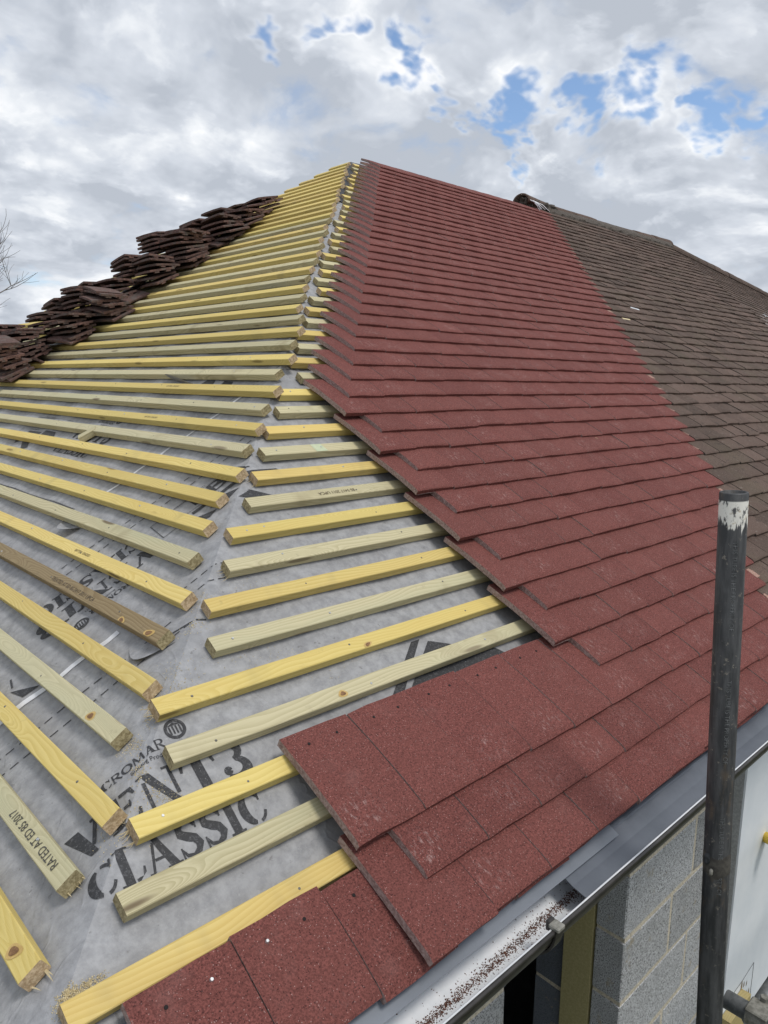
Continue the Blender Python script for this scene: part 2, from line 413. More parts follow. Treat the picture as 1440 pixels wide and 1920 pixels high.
M_RED = mat_red()
M_REDCORE = mat_core('red_tile_cut_edge', (0.22, 0.14, 0.125), (0.42, 0.32, 0.29))
M_OLD = mat_old()
M_OLDCORE = mat_core('weathered_tile_edge', (0.05, 0.042, 0.036), (0.11, 0.092, 0.078))
M_STACK = mat_stack()
M_YEL = mat_wood('yellow_treated_pine', (0.62, 0.450, 0.130), (0.80, 0.635, 0.260), (0.18, 0.09, 0.03), (0.68, 0.47, 0.150))
M_GRN = mat_wood('green_treated_pine', (0.43, 0.375, 0.205), (0.68, 0.61, 0.39), (0.12, 0.075, 0.04), (0.50, 0.49, 0.31), 0.5, (0.55, 0.50, 0.33))
M_BRN = mat_wood('brown_weathered_pine', (0.21, 0.145, 0.07), (0.40, 0.31, 0.175), (0.07, 0.035, 0.02), (0.27, 0.19, 0.09), 0.6, (0.33, 0.24, 0.13))
M_END = mat_core('sawn_end_grain', (0.36, 0.25, 0.14), (0.62, 0.48, 0.31))
M_ENDG = mat_core('sawn_end_grain_green', (0.22, 0.175, 0.085), (0.45, 0.38, 0.22))
M_SPL = mat_plain('wood_splinter', (0.62, 0.50, 0.28), (0.78, 0.66, 0.42), 60, 0.8)
M_MEM = mat_membrane()
M_INK = mat_print()
M_STAMP = mat_print('stamp_ink', (0.11, 0.075, 0.04))
M_TAPE = mat_plain('white_tape', (0.62, 0.63, 0.66), (0.78, 0.79, 0.82), 30, 0.4)
M_NAIL = mat_plain('galvanised_nail', (0.42, 0.43, 0.44), (0.72, 0.73, 0.74), 300, 0.35, 0.8)
M_DARK = mat_plain('dark_hole', (0.010, 0.008, 0.008), (0.02, 0.015, 0.015), 90, 0.95)
M_SCREW = mat_plain('dull_screw', (0.10, 0.10, 0.09), (0.22, 0.21, 0.18), 260, 0.5, 0.5)
M_GREY = mat_plain('grey_plastic', (0.115, 0.130, 0.155), (0.150, 0.166, 0.195), 6, 0.38)
M_GREY2 = mat_plain('light_grey_plastic', (0.17, 0.19, 0.22), (0.21, 0.232, 0.268), 6, 0.42)
M_WHITE = mat_plain('white_plastic', (0.80, 0.83, 0.86), (0.90, 0.91, 0.93), 18, 0.3)
M_GUT = mat_plain('black_gutter', (0.030, 0.027, 0.025), (0.055, 0.050, 0.046), 30, 0.35)
M_GRIT = mat_plain('brown_grit', (0.06, 0.027, 0.017), (0.20, 0.085, 0.055), 240, 0.95)
M_DUST = mat_plain('sawdust', (0.52, 0.43, 0.25), (0.74, 0.64, 0.42), 300, 0.95)
M_BLOCK = mat_block('aggregate_block', (0.11, 0.11, 0.11), (0.68, 0.69, 0.70), (0.42, 0.425, 0.43))
M_BLOCKD = mat_block('inner_block_shaded', (0.13, 0.145, 0.17), (0.24, 0.265, 0.31), (0.19, 0.205, 0.23))  # inner leaf: grey aggregate block with its shadow put into the base colour
M_MORTAR = mat_core('mortar', (0.44, 0.385, 0.29), (0.72, 0.65, 0.52))
M_PIR = mat_core('yellow_foam_board', (0.40, 0.345, 0.16), (0.50, 0.44, 0.22))
M_RENDER = mat_plain('white_painted_board', (0.80, 0.84, 0.88), (0.88, 0.91, 0.94), 5, 0.7, 0, 0.15, 60)
M_RETURN = mat_core('grey_render_return', (0.33, 0.335, 0.33), (0.47, 0.47, 0.46))
M_POLE = mat_pole()
M_GALV = mat_plain('galvanised_tube', (0.13, 0.14, 0.145), (0.30, 0.31, 0.31), 26, 0.5, 0.35, 0.3, 60)
M_CLAMP = mat_plain('clamp_steel', (0.17, 0.165, 0.14), (0.34, 0.33, 0.29), 60, 0.6, 0.2, 0.4, 90)
M_LETTER = mat_plain('raised_letter', (0.08, 0.083, 0.086), (0.20, 0.205, 0.21), 90, 0.5)
M_BARK = mat_plain('bare_twig', (0.10, 0.085, 0.072), (0.17, 0.15, 0.13), 8, 0.9)
M_GRASS = mat_plain('grass_ground', (0.045, 0.06, 0.022), (0.09, 0.095, 0.045), 2.5, 0.95, 0, 0.6, 12)
M_RIDGE = mat_old('weathered_ridge')
M_MORT2 = mat_core('old_mortar', (0.060, 0.050, 0.042), (0.145, 0.122, 0.102))
M_SALMON = mat_core('fresh_cut_tile', (0.30, 0.16, 0.12), (0.46, 0.30, 0.24))
M_BLACKF = mat_plain('black_bitumen_strip', (0.022, 0.024, 0.028), (0.05, 0.052, 0.058), 50, 0.6, 0, 0.5, 90)
M_YPEG = mat_plain('yellow_plastic', (0.55, 0.38, 0.03), (0.68, 0.48, 0.05), 30, 0.45)
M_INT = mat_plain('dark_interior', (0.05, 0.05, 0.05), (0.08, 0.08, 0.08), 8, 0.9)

# ------------------------------------------------------------------ ground
Z_GROUND = -2.6
gn = 40
gv, gf = [], []
for i in range(gn + 1):
    for j in range(gn + 1):
        u = (i / gn * 2 - 1); v = (j / gn * 2 - 1)
        x = math.copysign(abs(u) ** 3 * 900, u); y = math.copysign(abs(v) ** 3 * 900, v)
        rr = math.hypot(x, y)
        gv.append((x + 2, y + 2, Z_GROUND + (0.0 if rr < 14 else 0.4 * math.sin(x * 0.05) * math.sin(y * 0.04))))
for i in range(gn):
    for j in range(gn):
        a = i * (gn + 1) + j
        gf.append((a, a + gn + 1, a + gn + 2, a + 1))
structure(mesh_obj('ground', gv, gf, M_GRASS, smooth=True))

# ------------------------------------------------------------------ underlay over the rafters
roof = thing('hipped_roof', 'hipped roof part way through retiling, grey underlay with yellow and green battens', 'roof')
def grid_face(fn, a_rng, s_rng, na, ns):
    vs, fs = [], []
    for j in range(ns + 1):
        s = s_rng[0] + (s_rng[1] - s_rng[0]) * j / ns
        a0, a1 = a_rng(s)
        for i in range(na + 1):
            vs.append(fn(a0 + (a1 - a0) * i / na, s))
    for j in range(ns):
        for i in range(na):
            k = j * (na + 1) + i
            fs.append((k, k + 1, k + na + 2, k + na + 1))
    return vs, fs
vs, fs = grid_face(lambda x, s: pR(x, s, sag(x, s)), lambda s: (s * CP + 0.0025, 8.86 - (S_RIDGE - s) * 0.56), (-0.13, S_RIDGE), 220, 60)
mesh_obj('underlay', vs, fs, M_MEM, roof, smooth=True)
vs, fs = grid_face(lambda y, s: pL(y, s, sag(y, s)), lambda s: (DEPTH - s * CP, s * CP + 0.0025), (-0.13, S_RIDGE - 0.001), 190, 60)
mesh_obj('underlay', vs, fs, M_MEM, roof, smooth=True)
# far slope, closed in with the same underlay
mesh_obj('underlay', [(0, DEPTH, 0), (9, DEPTH, 0), (9, Y_RIDGE, S_RIDGE * SP), (Y_RIDGE, Y_RIDGE, S_RIDGE * SP)], [(0, 1, 2, 3)], M_MEM, roof)
# hip board felt strip at the top
vs, fs = [], []
for i in range(13):
    t = 3.55 + (S_RIDGE - 0.06 - 3.55) * i / 12
    x = t * CP
    for (a, b_, hz) in ((-0.05, 0, 0.004), (0, 0, 0.006 + 0.003 * math.sin(i * 2.1)), (0, 0.05, 0.004)):
        w = 0.045 + 0.012 * math.sin(i * 1.7)
        if a < 0: p = pL(x + w, t, hz)
        elif b_ > 0: p = pR(x + w, t, hz)
        else: p = Vector((x, x, t * SP + hz * 1.5))
        vs.append(p)
for i in range(12):
    for k in range(2):
        q = i * 3 + k
        fs.append((q, q + 1, q + 4, q + 3))
mesh_obj('hip_felt_strip', vs, fs, M_BLACKF, roof)

# ------------------------------------------------------------------ battens
def batten_mesh(name, length, mats, seed, cut0=0.0, cut1=0.0, w=0.038, t=0.025, bow=0.0015):
    r = random.Random(seed)
    n = max(2, int(length / 0.35))
    c = 0.0016
    prof = [(c, 0), (w - c, 0), (w, c), (w, t - c), (w - c, t), (c, t), (0, t - c), (0, c)]
    vs, fs, mi = [], [], []
    ph = r.uniform(0, 6); a1 = r.uniform(-bow, bow); a2 = r.uniform(-bow, bow)
    for i in range(n + 1):
        x = length * i / n
        dy = a1 * math.sin(x * 1.3 + ph) ; dz = 0.5 * abs(a2) * (1 + math.sin(x * 2.1 + ph * 2))
        for (y, z) in prof:
            xx = x
            if i == 0: xx += cut0 * (y - w / 2)
            if i == n: xx += cut1 * (y - w / 2)
            vs.append((xx, y + dy, z + dz))
    m = len(prof)
    for i in range(n):
        for k in range(m):
            fs.append((i * m + k, (i + 1) * m + k, (i + 1) * m + (k + 1) % m, i * m + (k + 1) % m)); mi.append(0)
    # slightly hairy sawn ends: fan with a lifted middle
    for end in (0, n):
        b0 = end * m
        ring = [b0 + k for k in range(m)]
        ctr = len(vs)
        q = Vector((0, 0, 0))
        for k in ring: q += Vector(vs[k])
        q /= m
        vs.append((q.x + (r.uniform(-0.002, 0.002)), q.y, q.z))
        for k in range(m):
            a, b_ = ring[k], ring[(k + 1) % m]
            fs.append((a, b_, ctr) if end == 0 else (b_, a, ctr)); mi.append(1)
    me = bpy.data.meshes.new(name)
    me.from_pydata(vs, [], fs)
    for q in mats: me.materials.append(q)
    me.polygons.foreach_set('material_index', mi); me.update()
    bm = bmesh.new(); bm.from_mesh(me); bmesh.ops.recalc_face_normals(bm, faces=bm.faces); bm.to_mesh(me); bm.free()
    return me
def disc_mesh(name, r, h, n, mat, dome=0.35):
    bm = bmesh.new()
    bmesh.ops.create_cone(bm, cap_ends=True, segments=n, radius1=r, radius2=r * (1 - dome), depth=h)
    me = bpy.data.meshes.new(name); bm.to_mesh(me); bm.free(); me.materials.append(mat); return me
ME_NAIL = disc_mesh('nail', 0.0036, 0.003, 10, M_NAIL)
ME_NAILH = disc_mesh('nail_dull', 0.0032, 0.0018, 8, M_SCREW)
def splinter(parent, base, d, ln, w):
    d = Vector(d).normalized(); a = d.orthogonal().normalized(); b_ = d.cross(a)
    base = Vector(base)
    mid = base + d * ln * 0.55 + a * ln * 0.06
    vs = [base + a * w, base - a * w * .5 + b_ * w * .8, base - a * w * .5 - b_ * w * .8,
          mid + a * w * .6, mid - a * w * .3 + b_ * w * .5, mid - a * w * .3 - b_ * w * .5, base + d * ln - b_ * ln * .08]
    fs = [(0, 1, 4, 3), (1, 2, 5, 4), (2, 0, 3, 5), (3, 4, 6), (4, 5, 6), (5, 3, 6), (2, 1, 0)]
    return mesh_obj('splinter', vs, fs, M_SPL, parent)

R_END = {0: 0.028, 1: 0.143, 2: 0.204, 3: 0.311, 4: 0.328, 5: 0.497, 6: 0.536, 7: 0.638, 8: 0.699, 9: 0.807, 10: 0.885, 11: 0.968, 12: 1.040,
         13: 1.142, 14: 1.204, 15: 1.359, 16: 1.378, 17: 1.470, 18: 1.533, 19: 1.642}
L_END = {0: 0.101, 1: 0.181, 2: 0.207, 3: 0.359, 4: 0.402, 5: 0.505, 6: 0.553, 7: 0.670, 8: 0.741, 9: 0.815, 10: 0.851, 11: 0.945, 12: 1.000,
         13: 1.09, 14: 1.14, 15: 1.25, 16: 1.285, 17: 1.39, 18: 1.455, 19: 1.56}
NROW = 45
def xb(s): return 2.53 + 0.865 * s
battens_R, battens_L = {}, {}
for k in range(NROW):
    s = 0.1 * k
    x0 = R_END.get(k, s * CP + 0.055 + random.uniform(-0.012, 0.03))
    yel = (k % 2 == 0) or k in (39, 41)
    mats = [M_YEL, M_END] if yel else [M_GRN, M_ENDG]
    ln = xb(s) + 0.5 - x0
    o = link(bpy.data.objects.new('batten', batten_mesh('batten_r', ln, mats, 100 + k, random.uniform(-0.06, 0.06))), roof)
    o.matrix_world = Matrix.Translation(pR(x0, s, 0.0)) @ MR @ Matrix.Rotation(random.uniform(-0.0015, 0.0015), 4, 'Z')
    battens_R[k] = o
    s2 = 0.1 * k + 0.018
    y0 = L_END.get(k, s2 * CP + 0.005 + random.uniform(-0.02, 0.02))
    yl = (k % 2 == 0) or k == 9 or k >= 33
    mats = [M_YEL, M_END] if yl else [M_GRN, M_ENDG]
    if k == 5: mats = [M_BRN, M_ENDG]
    y1 = DEPTH - s2 * CP - 0.02
    # local x runs from the far hip (x=0) to the near hip
    if y1 - y0 < 0.08: continue
    o = link(bpy.data.objects.new('batten', batten_mesh('batten_l', y1 - y0, mats, 300 + k, 0.0, random.uniform(-0.06, 0.06))), roof)
    o.matrix_world = Matrix.Translation(pL(y1, s2, 0.0)) @ ML
    battens_L[k] = (o, y0, y1)
# a batten stub below the lowest one, at the bottom left corner
o = link(bpy.data.objects.new('batten', batten_mesh('batten_l', 2.5, [M_GRN, M_ENDG], 901)), roof)
o.matrix_world = Matrix.Translation(pL(2.5 + 0.03, -0.088, 0.0)) @ ML
battens_L[-1] = (o, 0.03, 2.53)

# nails holding the battens down
def nail_at(parent, x, y, dull=False, t=0.0254):
    o = link(bpy.data.objects.new('nail', ME_NAILH if dull else ME_NAIL), parent)
    o.location = (x, y, t); return o
for k, o in battens_R.items():
    if k > 16: continue
    x0 = R_END[k]
    for xr in (0.40, 0.80, 1.2):
        if xr > x0 + 0.03 and xr < 1.4:
            nail_at(o, xr - x0 + random.uniform(-0.02, 0.02), 0.019 + random.uniform(-0.006, 0.006), random.random() < 0.55)
    if k % 3 == 2: nail_at(o, 0.05, 0.02, False)
for k, (o, y0, y1) in battens_L.items():
    if k > 16: continue
    ln = y1 - y0
    for yr in (0.33, 0.73, 1.13, 1.53, 1.93, 2.4):
        if yr > y0 + 0.03 and yr < y1:
            nail_at(o, y1 - yr + random.uniform(-0.02, 0.02), 0.019 + random.uniform(-0.006, 0.006), random.random() < 0.7)
# large washer-head screw at the end of the second batten
scr = link(bpy.data.objects.new('screw', disc_mesh('screw', 0.0105, 0.005, 20, M_SCREW, 0.25)), battens_R[1]); scr.location = (0.435, 0.019, 0.027)
sc2 = link(bpy.data.objects.new('nail', disc_mesh('screw_recess', 0.003, 0.002, 6, M_DARK)), battens_R[1]); sc2.location = (0.435, 0.019, 0.0292)

# splinters left by the saw
def ends_splinters(o, xe, sgn, n, seed, big=1.0):
    r = random.Random(seed)
    for i in range(n):
        y = r.uniform(0.002, 0.034); z = r.uniform(0.001, 0.006)
        splinter(o, (xe - sgn * 0.002, y, z), (sgn, r.uniform(-0.7, 0.4), r.uniform(-0.12, 0.1)), r.uniform(0.008, 0.026) * big, r.uniform(0.0006, 0.0014) * big)
ends_splinters(battens_R[2], 0, -1, 9, 1); ends_splinters(battens_R[4], 0, -1, 8, 2); ends_splinters(battens_R[7], 0, -1, 4, 3)
ends_splinters(battens_R[10], 0, -1, 5, 4)
for k, n, b_ in ((0, 3, 1.8), (1, 4, 1.2), (2, 4, .6), (4, 5, .6), (10, 4, .7), (12, 3, .7)):
    o, y0, y1 = battens_L[k]; ends_splinters(o, y1 - y0, 1, n, 20 + k, b_)

# ------------------------------------------------------------------ printing on the underlay
def put_polys(name, polys, mapper, mat, parent, step=0.012):
    """polys: list of (verts2d, faces) already fine enough; mapper -> world point"""
    vs, fs = [], []
    for v2, f in polys:
        b0 = len(vs)
        vs += [mapper(*q) for q in v2]
        fs += [tuple(b0 + i for i in ff) for ff in f]
    return mesh_obj(name, vs, fs, mat, parent)
def stroke(pts, n=None):
    """variable width stroke: pts (x, y, halfwidth)"""
    v, f = [], []
    P = []
    for i in range(len(pts) - 1):
        (x0, y0, w0), (x1, y1, w1) = pts[i], pts[i + 1]
        m = max(1, int(math.hypot(x1 - x0, y1 - y0) / 0.12))
        for k in range(m): P.append((x0 + (x1 - x0) * k / m, y0 + (y1 - y0) * k / m, w0 + (w1 - w0) * k / m))
    P.append(pts[-1])
    for i, (x, y, w) in enumerate(P):
        a = P[max(i - 1, 0)]; b_ = P[min(i + 1, len(P) - 1)]
        dx, dy = b_[0] - a[0], b_[1] - a[1]; L = math.hypot(dx, dy) or 1
        v += [(x - dy / L * w, y + dx / L * w), (x + dy / L * w, y - dx / L * w)]
    for i in range(len(P) - 1): f.append((2 * i + 1, 2 * i + 3, 2 * i + 2, 2 * i))
    return v, f
def quadpoly(a, b_, c, d_, m=4):
    v, f = [], []
    for i in range(m + 1):
        for j in range(m + 1):
            u, w = i / m, j / m
            v.append(((a[0] * (1 - u) + b_[0] * u) * (1 - w) + (d_[0] * (1 - u) + c[0] * u) * w, (a[1] * (1 - u) + b_[1] * u) * (1 - w) + (d_[1] * (1 - u) + c[1] * u) * w))
    for i in range(m):
        for j in range(m):
            k = i * (m + 1) + j; f.append((k, k + m + 1, k + m + 2, k + 1))
    return v, f
def arc(cx, cy, rx, ry, a0, a1, w0, w1=None, n=14, wm=None):
    out = []
    for i in range(n + 1):
        t = i / n; a = math.radians(a0 + (a1 - a0) * t)
        w = w0 if wm is None else w0 + (wm - w0) * math.sin(math.pi * t)
        out.append((cx + rx * math.cos(a), cy + ry * math.sin(a), w))
    return out
# stencil slab letters on a unit-height em; each returns (polys, advance)
def L_V(): return [quadpoly((0, .97), (.36, .97), (.62, .05), (.42, .05)), stroke([(.56, .30, .045), (.78, .93, .045)]), stroke([(.66, .97, .04), (.92, .97, .04)])], 1.0
def L_E(): return [quadpoly((.12, 0), (.38, 0), (.38, 1), (.12, 1)), stroke([(.0, .97, .03), (.14, .97, .03)]), stroke([(.0, .03, .03), (.14, .03, .03)]), stroke([(.44, .95, .05), (.72, .93, .06), (.78, .72, .03)]), stroke([(.44, .5, .045), (.62, .5, .05)]), stroke([(.62, .38, .02), (.62, .62, .02)]), stroke([(.44, .05, .05), (.74, .07, .06), (.82, .3, .03)])], .92
def L_N(): return [quadpoly((.12, .97), (.38, .97), (.92, .0), (.74, .0)), stroke([(.17, 0.03, .045), (.17, .78, .045)]), stroke([(.86, .26, .045), (.86, .97, .045)]), stroke([(0, .03, .03), (.34, .03, .03)]), stroke([(.0, .97, .03), (.18, .97, .03)]), stroke([(.7, .97, .03), (1.0, .97, .03)])], 1.08
def L_T(): return [quadpoly((.32, 0), (.58, 0), (.58, .9), (.32, .9)), stroke([(.02, .66, .03), (.08, .92, .06), (.28, .95, .05)]), stroke([(.62, .95, .05), (.82, .92, .06), (.88, .66, .03)]), stroke([(.2, .03, .03), (.7, .03, .03)])], .95
def L_3(): return [stroke(arc(.38, .74, .26, .22, 150, -80, .05, wm=.12)), stroke(arc(.38, .27, .30, .25, 75, -150, .05, wm=.14)), stroke(arc(.15, .27, .055, .055, 0, 350, .06, n=10))], .80
def L_C(): return [stroke(arc(.5, .5, .36, .44, 110, 255, .05, wm=.15, n=18)), stroke(arc(.52, .5, .36, .44, 88, 40, .05, n=8)), stroke([(.80, .66, .03), (.84, .98, .04)]), stroke(arc(.52, .5, .38, .44, -80, -25, .045, n=8))], .96
def L_L(): return [quadpoly((.12, 0), (.40, 0), (.40, 1), (.12, 1)), stroke([(0, .97, .03), (.52, .97, .03)]), stroke([(.0, .03, .03), (.14, .03, .03)]), stroke([(.46, .05, .05), (.72, .07, .06), (.80, .34, .03)])], .86
def L_A(): return [quadpoly((.36, 1.0), (.56, 1.0), (.98, 0), (.68, 0)), stroke([(.14, .03, .04), (.40, .80, .045)]), stroke([(.30, .34, .04), (.62, .34, .04)]), stroke([(0, .03, .03), (.30, .03, .03)]), stroke([(.58, .03, .03), (1.06, .03, .03)])], 1.08
def L_S(): return [stroke([(.72, .78, .03), (.62, .93, .05), (.40, .97, .05), (.20, .86, .11), (.20, .68, .13), (.36, .56, .13), (.58, .44, .13), (.66, .26, .13), (.56, .10, .09), (.36, .03, .05), (.16, .08, .05), (.07, .26, .03)]), stroke([(.74, .70, .025), (.76, .99, .03)]), stroke([(.05, .0, .03), (.06, .32, .025)])], .84
def L_I(): return [quadpoly((.12, 0), (.40, 0), (.40, 1), (.12, 1)), stroke([(0, .97, .03), (.52, .97, .03)]), stroke([(0, .03, .03), (.52, .03, .03)])], .58
def L_R(): return [stroke([(.16, 0, .07), (.16, 1, .07)]), stroke([(.16, .95, .045)] + arc(.42, .74, .30, .21, 85, -85, .04, wm=.09) + [(.2, .52, .04)]), stroke([(.40, .50, .08), (.86, .03, .08)]), stroke([(.02, .03, .03), (.32, .03, .03)])], .95
def L_O(): return [stroke(arc(.5, .5, .42, .44, 90, 270, .04, wm=.10)), stroke(arc(.5, .5, .42, .44, 270, 450, .04, wm=.10))], 1.06
def L_M(): return [stroke([(.12, 0, .045), (.18, 1, .05)]), stroke([(.2, .98, .09), (.55, .06, .06)]), stroke([(.55, .06, .04), (.92, .98, .05)]), stroke([(.94, 1, .09), (1.0, 0, .08)])], 1.2
def L_B(): return [stroke([(.16, 0, .09), (.16, 1, .09)]), stroke([(.16, .95, .05)] + arc(.40, .75, .28, .20, 85, -85, .06, wm=.11) + [(.2, .54, .05)]), stroke([(.2, .48, .05)] + arc(.42, .26, .34, .21, 85, -85, .06, wm=.12) + [(.16, .04, .05)])], .90
LET = dict(V=L_V, E=L_E, N=L_N, T=L_T, C=L_C, L=L_L, A=L_A, S=L_S, I=L_I, R=L_R, O=L_O, M=L_M, B=L_B)
LET['3'] = L_3
def word(txt, x, y, h, width=None, slant=0.0, small_first=1.0):
    polys, adv = [], 0.0
    total = sum(LET[c]()[1] for c in txt)
    sxx = (width / total) if width else h
    for i, c in enumerate(txt):
        ps, a = LET[c]()
        for v, f in ps:
            polys.append(([(x + (adv + q[0] + slant * q[1]) * sxx, y + q[1] * h) for q in v], f))
        adv += a
    return polys
def flat_text(txt, size):
    cu = bpy.data.curves.new('t', 'FONT'); cu.body = txt; cu.size = size; cu.resolution_u = 3
    ob = bpy.data.objects.new('t', cu); COL.objects.link(ob)
    bpy.context.view_layer.update()
    me = bpy.data.meshes.new_from_object(ob.evaluated_get(bpy.context.evaluated_depsgraph_get()))
    v = [(q.co.x, q.co.y) for q in me.vertices]; f = [tuple(p.vertices) for p in me.polygons]
    bpy.data.objects.remove(ob); bpy.data.meshes.remove(me); bpy.data.curves.remove(cu)
    return v, f
def stamp_polys():
    """the maker's stamp, origin at the left end of the CLASSIC baseline"""
    P = []
    P += word('CLASSIC', -0.004, -0.002, 0.062, 0.325)
    P += word('VENT3', -0.012, 0.090, 0.076, 0.350)
    P += word('CROMAR', 0.075, 0.199, 0.021, 0.135)
    v, f = flat_text('Building Products', 0.0125)
    P.append(([(q[0] + 0.128, q[1] + 0.184) for q in v], f))
    # round emblem with a little colonnade: ring segments, leaving the columns clear
    cx, cy, r = 0.238, 0.228, 0.021
    n = 28
    ring_v = [(cx + math.cos(2 * math.pi * i / n) * r, cy + math.sin(2 * math.pi * i / n) * r) for i in range(n)]
    inn_v = [(cx + math.cos(2 * math.pi * i / n) * r * .70, cy + math.sin(2 * math.pi * i / n) * r * .70) for i in range(n)]
    P.append((ring_v + inn_v, [(i, (i + 1) % n, n + (i + 1) % n, n + i) for i in range(n)]))
    for i in range(4):
        x = cx + (i - 1.5) * 0.0066
        P.append(([(x - .0017, cy - .010), (x + .0017, cy - .010), (x + .0017, cy + .007), (x - .0017, cy + .007)], [(0, 1, 2, 3)]))
    P.append(([(cx - .014, cy + .008), (cx + .014, cy + .008), (cx, cy + .014)], [(0, 1, 2)]))
    return P
ST = stamp_polys()
INK_H = 0.0012
def stamp(name, mapper): return put_polys(name, ST, mapper, M_INK, roof)
stamp('printed_stamp', lambda a, b_: fold(0.118 + a, 0.150 + b_, INK_H))
vx, vs_ = unfoldL(0.965, 0.72)
stamp('printed_stamp', lambda a, b_: fold(vx + 0.02 - a, vs_ + 0.075 - b_, INK_H))
stamp('printed_stamp', lambda a, b_: pL_sheet(2.22 - a, 1.0 + b_, INK_H))
stamp('printed_stamp', lambda a, b_: pL_sheet(3.35 - a, 0.62 + b_, INK_H))
# dashed lap lines running along the sheets
def dashes(s, x0, x1, period=0.030, dl=0.019, w=0.0016, seed=0):
    P = []; x = x0
    while x < x1:
        P.append(([(x, s - w), (x + dl, s - w), (x + dl, s + w), (x, s + w)], [(0, 1, 2, 3)])); x += period
    return P
for (s, x0, x1) in ((0.615, -0.45, 0.50), (0.672, -0.45, 0.46), (0.710, 0.50, 0.72), (0.756, 0.50, 1.35),
                    (1.235, 0.35, 1.02), (1.285, 0.35, 1.02), (1.60, 1.0, 1.45), (1.635, 1.0, 1.45)):
    put_polys('printed_dashes', dashes(s, x0, x1), lambda a, b_: fold(a, b_, INK_H), M_INK, roof)
put_polys('printed_line', [stroke([(0.455 + i * 0.02, 0.628 - i * 0.006, 0.0022) for i in range(5)])], lambda a, b_: fold(a, b_, INK_H), M_INK, roof)
# dotted edge line on the left slope
P = []
for i in range(150):
    y = 2.9 - i * 0.0092
    P.append(([(y, .773), (y - .0052, .773), (y - .0052, .7785), (y, .7785)], [(0, 1, 2, 3)]))
put_polys('printed_dots', P, lambda a, b_: pL_sheet(a, b_, INK_H), M_INK, roof)
# approval mark: solid bars, triangle and letters across the hip
def bba(ox, os, mp, sc=1.0, rot=1.0):
    P = []
    P += [quadpoly((0.0, .0), (.17, .0), (.17, .018), (0.0, .018)), quadpoly((0.19, .0), (.34, .0), (.30, .03), (0.19, .03)),
          quadpoly((-.06, -.03), (.02, -.075), (.05, -.06), (-.03, -.012)), quadpoly((.04, -.03), (.20, -.11), (.24, -.09), (.10, -.012))]
    P += word('BBA', 0.02, 0.045, 0.062, 0.20)
    v, f = flat_text('APPROVAL INSPECTION', 0.011)
    P.append(([(q[0] - .02, q[1] + .026) for q in v], f))
    v, f = flat_text('TESTING  CERTIFICATE', 0.011)
    P.append(([(q[0] - .02, q[1] + .118) for q in v], f))
    for (xa, ya, xb_, yb) in ((-.10, .115, .32, .115), (-.10, -.005, -.02, -.005), (-.10, -.005, -.10, .115)):
        P.append(stroke([(xa, ya, .001), (xb_, yb, .001)]))
    put_polys('printed_mark', P, lambda a, b_: mp(ox + rot * a * sc, os + rot * b_ * sc), M_INK, roof)
bba(0.70, 1.045, lambda a, b_: fold(a, b_, INK_H))
bba(2.72, 1.08, lambda a, b_: pL_sheet(2 * 2.72 - a, b_, INK_H))
# broad arrow on the right slope and its twin on the left
put_polys('printed_arrow', [quadpoly((.815, .262), (.855, .262), (1.03, .397), (1.00, .397)), quadpoly((.875, .262), (1.06, .262), (1.16, .33), (1.05, .385)),
                            quadpoly((1.06, .262), (1.26, .262), (1.23, .30), (1.16, .33))], lambda a, b_: fold(a, b_, INK_H), M_INK, roof)
put_polys('printed_arrow', [quadpoly((.83, .268), (.775, .278), (.765, .318), (.775, .310)), quadpoly((.88, .285), (.84, .275), (.84, .280), (.88, .290))], lambda a, b_: pL_sheet(a, b_, INK_H), M_INK, roof)
put_polys('printed_arrow', [quadpoly((1.75, 1.46), (1.62, 1.46), (1.66, 1.52), (1.72, 1.52)), quadpoly((1.58, 1.46), (1.50, 1.46), (1.54, 1.52), (1.60, 1.52))], lambda a, b_: pL_sheet(a, b_, INK_H), M_INK, roof)
# white adhesive tape strips on the left slope
def tape(pts, w):
    return put_polys('white_tape', [stroke([(a, b_, w) for a, b_ in pts])], lambda a, b_: pL_sheet(a, b_, 0.0016), M_TAPE, roof)
def tape_fold(s, x0, x1, w, wob=0.004):
    n = 24
    return put_polys('white_tape', [stroke([(x0 + (x1 - x0) * i / n, s + wob * math.sin(i * 1.3), w) for i in range(n + 1)])], lambda a, b_: fold(a, b_, 0.0016), M_TAPE, roof)
tape_fold(0.787, -0.35, 0.37, 0.0085)
tape_fold(1.594, 0.55, 1.22, 0.0075)
# loose flaps of cut underlay curling up on the left slope
def flap(pts, lift, name='underlay_flap'):
    vs, fs = [], []
    n = 8
    (y0, s0), (y1, s1), (dy, ds_) = pts
    for i in range(n + 1):
        t = i / n
        for j in range(7):
            q = j / 6
            wdt = math.sin(math.pi * min(1, t * .9 + .08))
            yy = y0 + (y1 - y0) * t + dy * q * wdt; ss = s0 + (s1 - s0) * t + ds_ * q * wdt
            vs.append(pL_sheet(yy, ss, 0.002 + lift * q * q * wdt))
    for i in range(n):
        for j in range(6):
            k = i * 7 + j; fs.append((k, k + 1, k + 8, k + 7))
    o = mesh_obj(name, vs, fs, M_MEM, roof, smooth=True); return o
flap(((1.36, .725), (1.50, .735), (-.03, -.055)), 0.030)
flap(((2.06, 1.535), (1.78, 1.49), (.02, -.02)), 0.045)
flap(((0.62, .50), (0.50, .55), (-.02, -.05)), 0.008)
flap(((2.45, 2.247), (1.95, 2.243), (.0, .022)), 0.022)

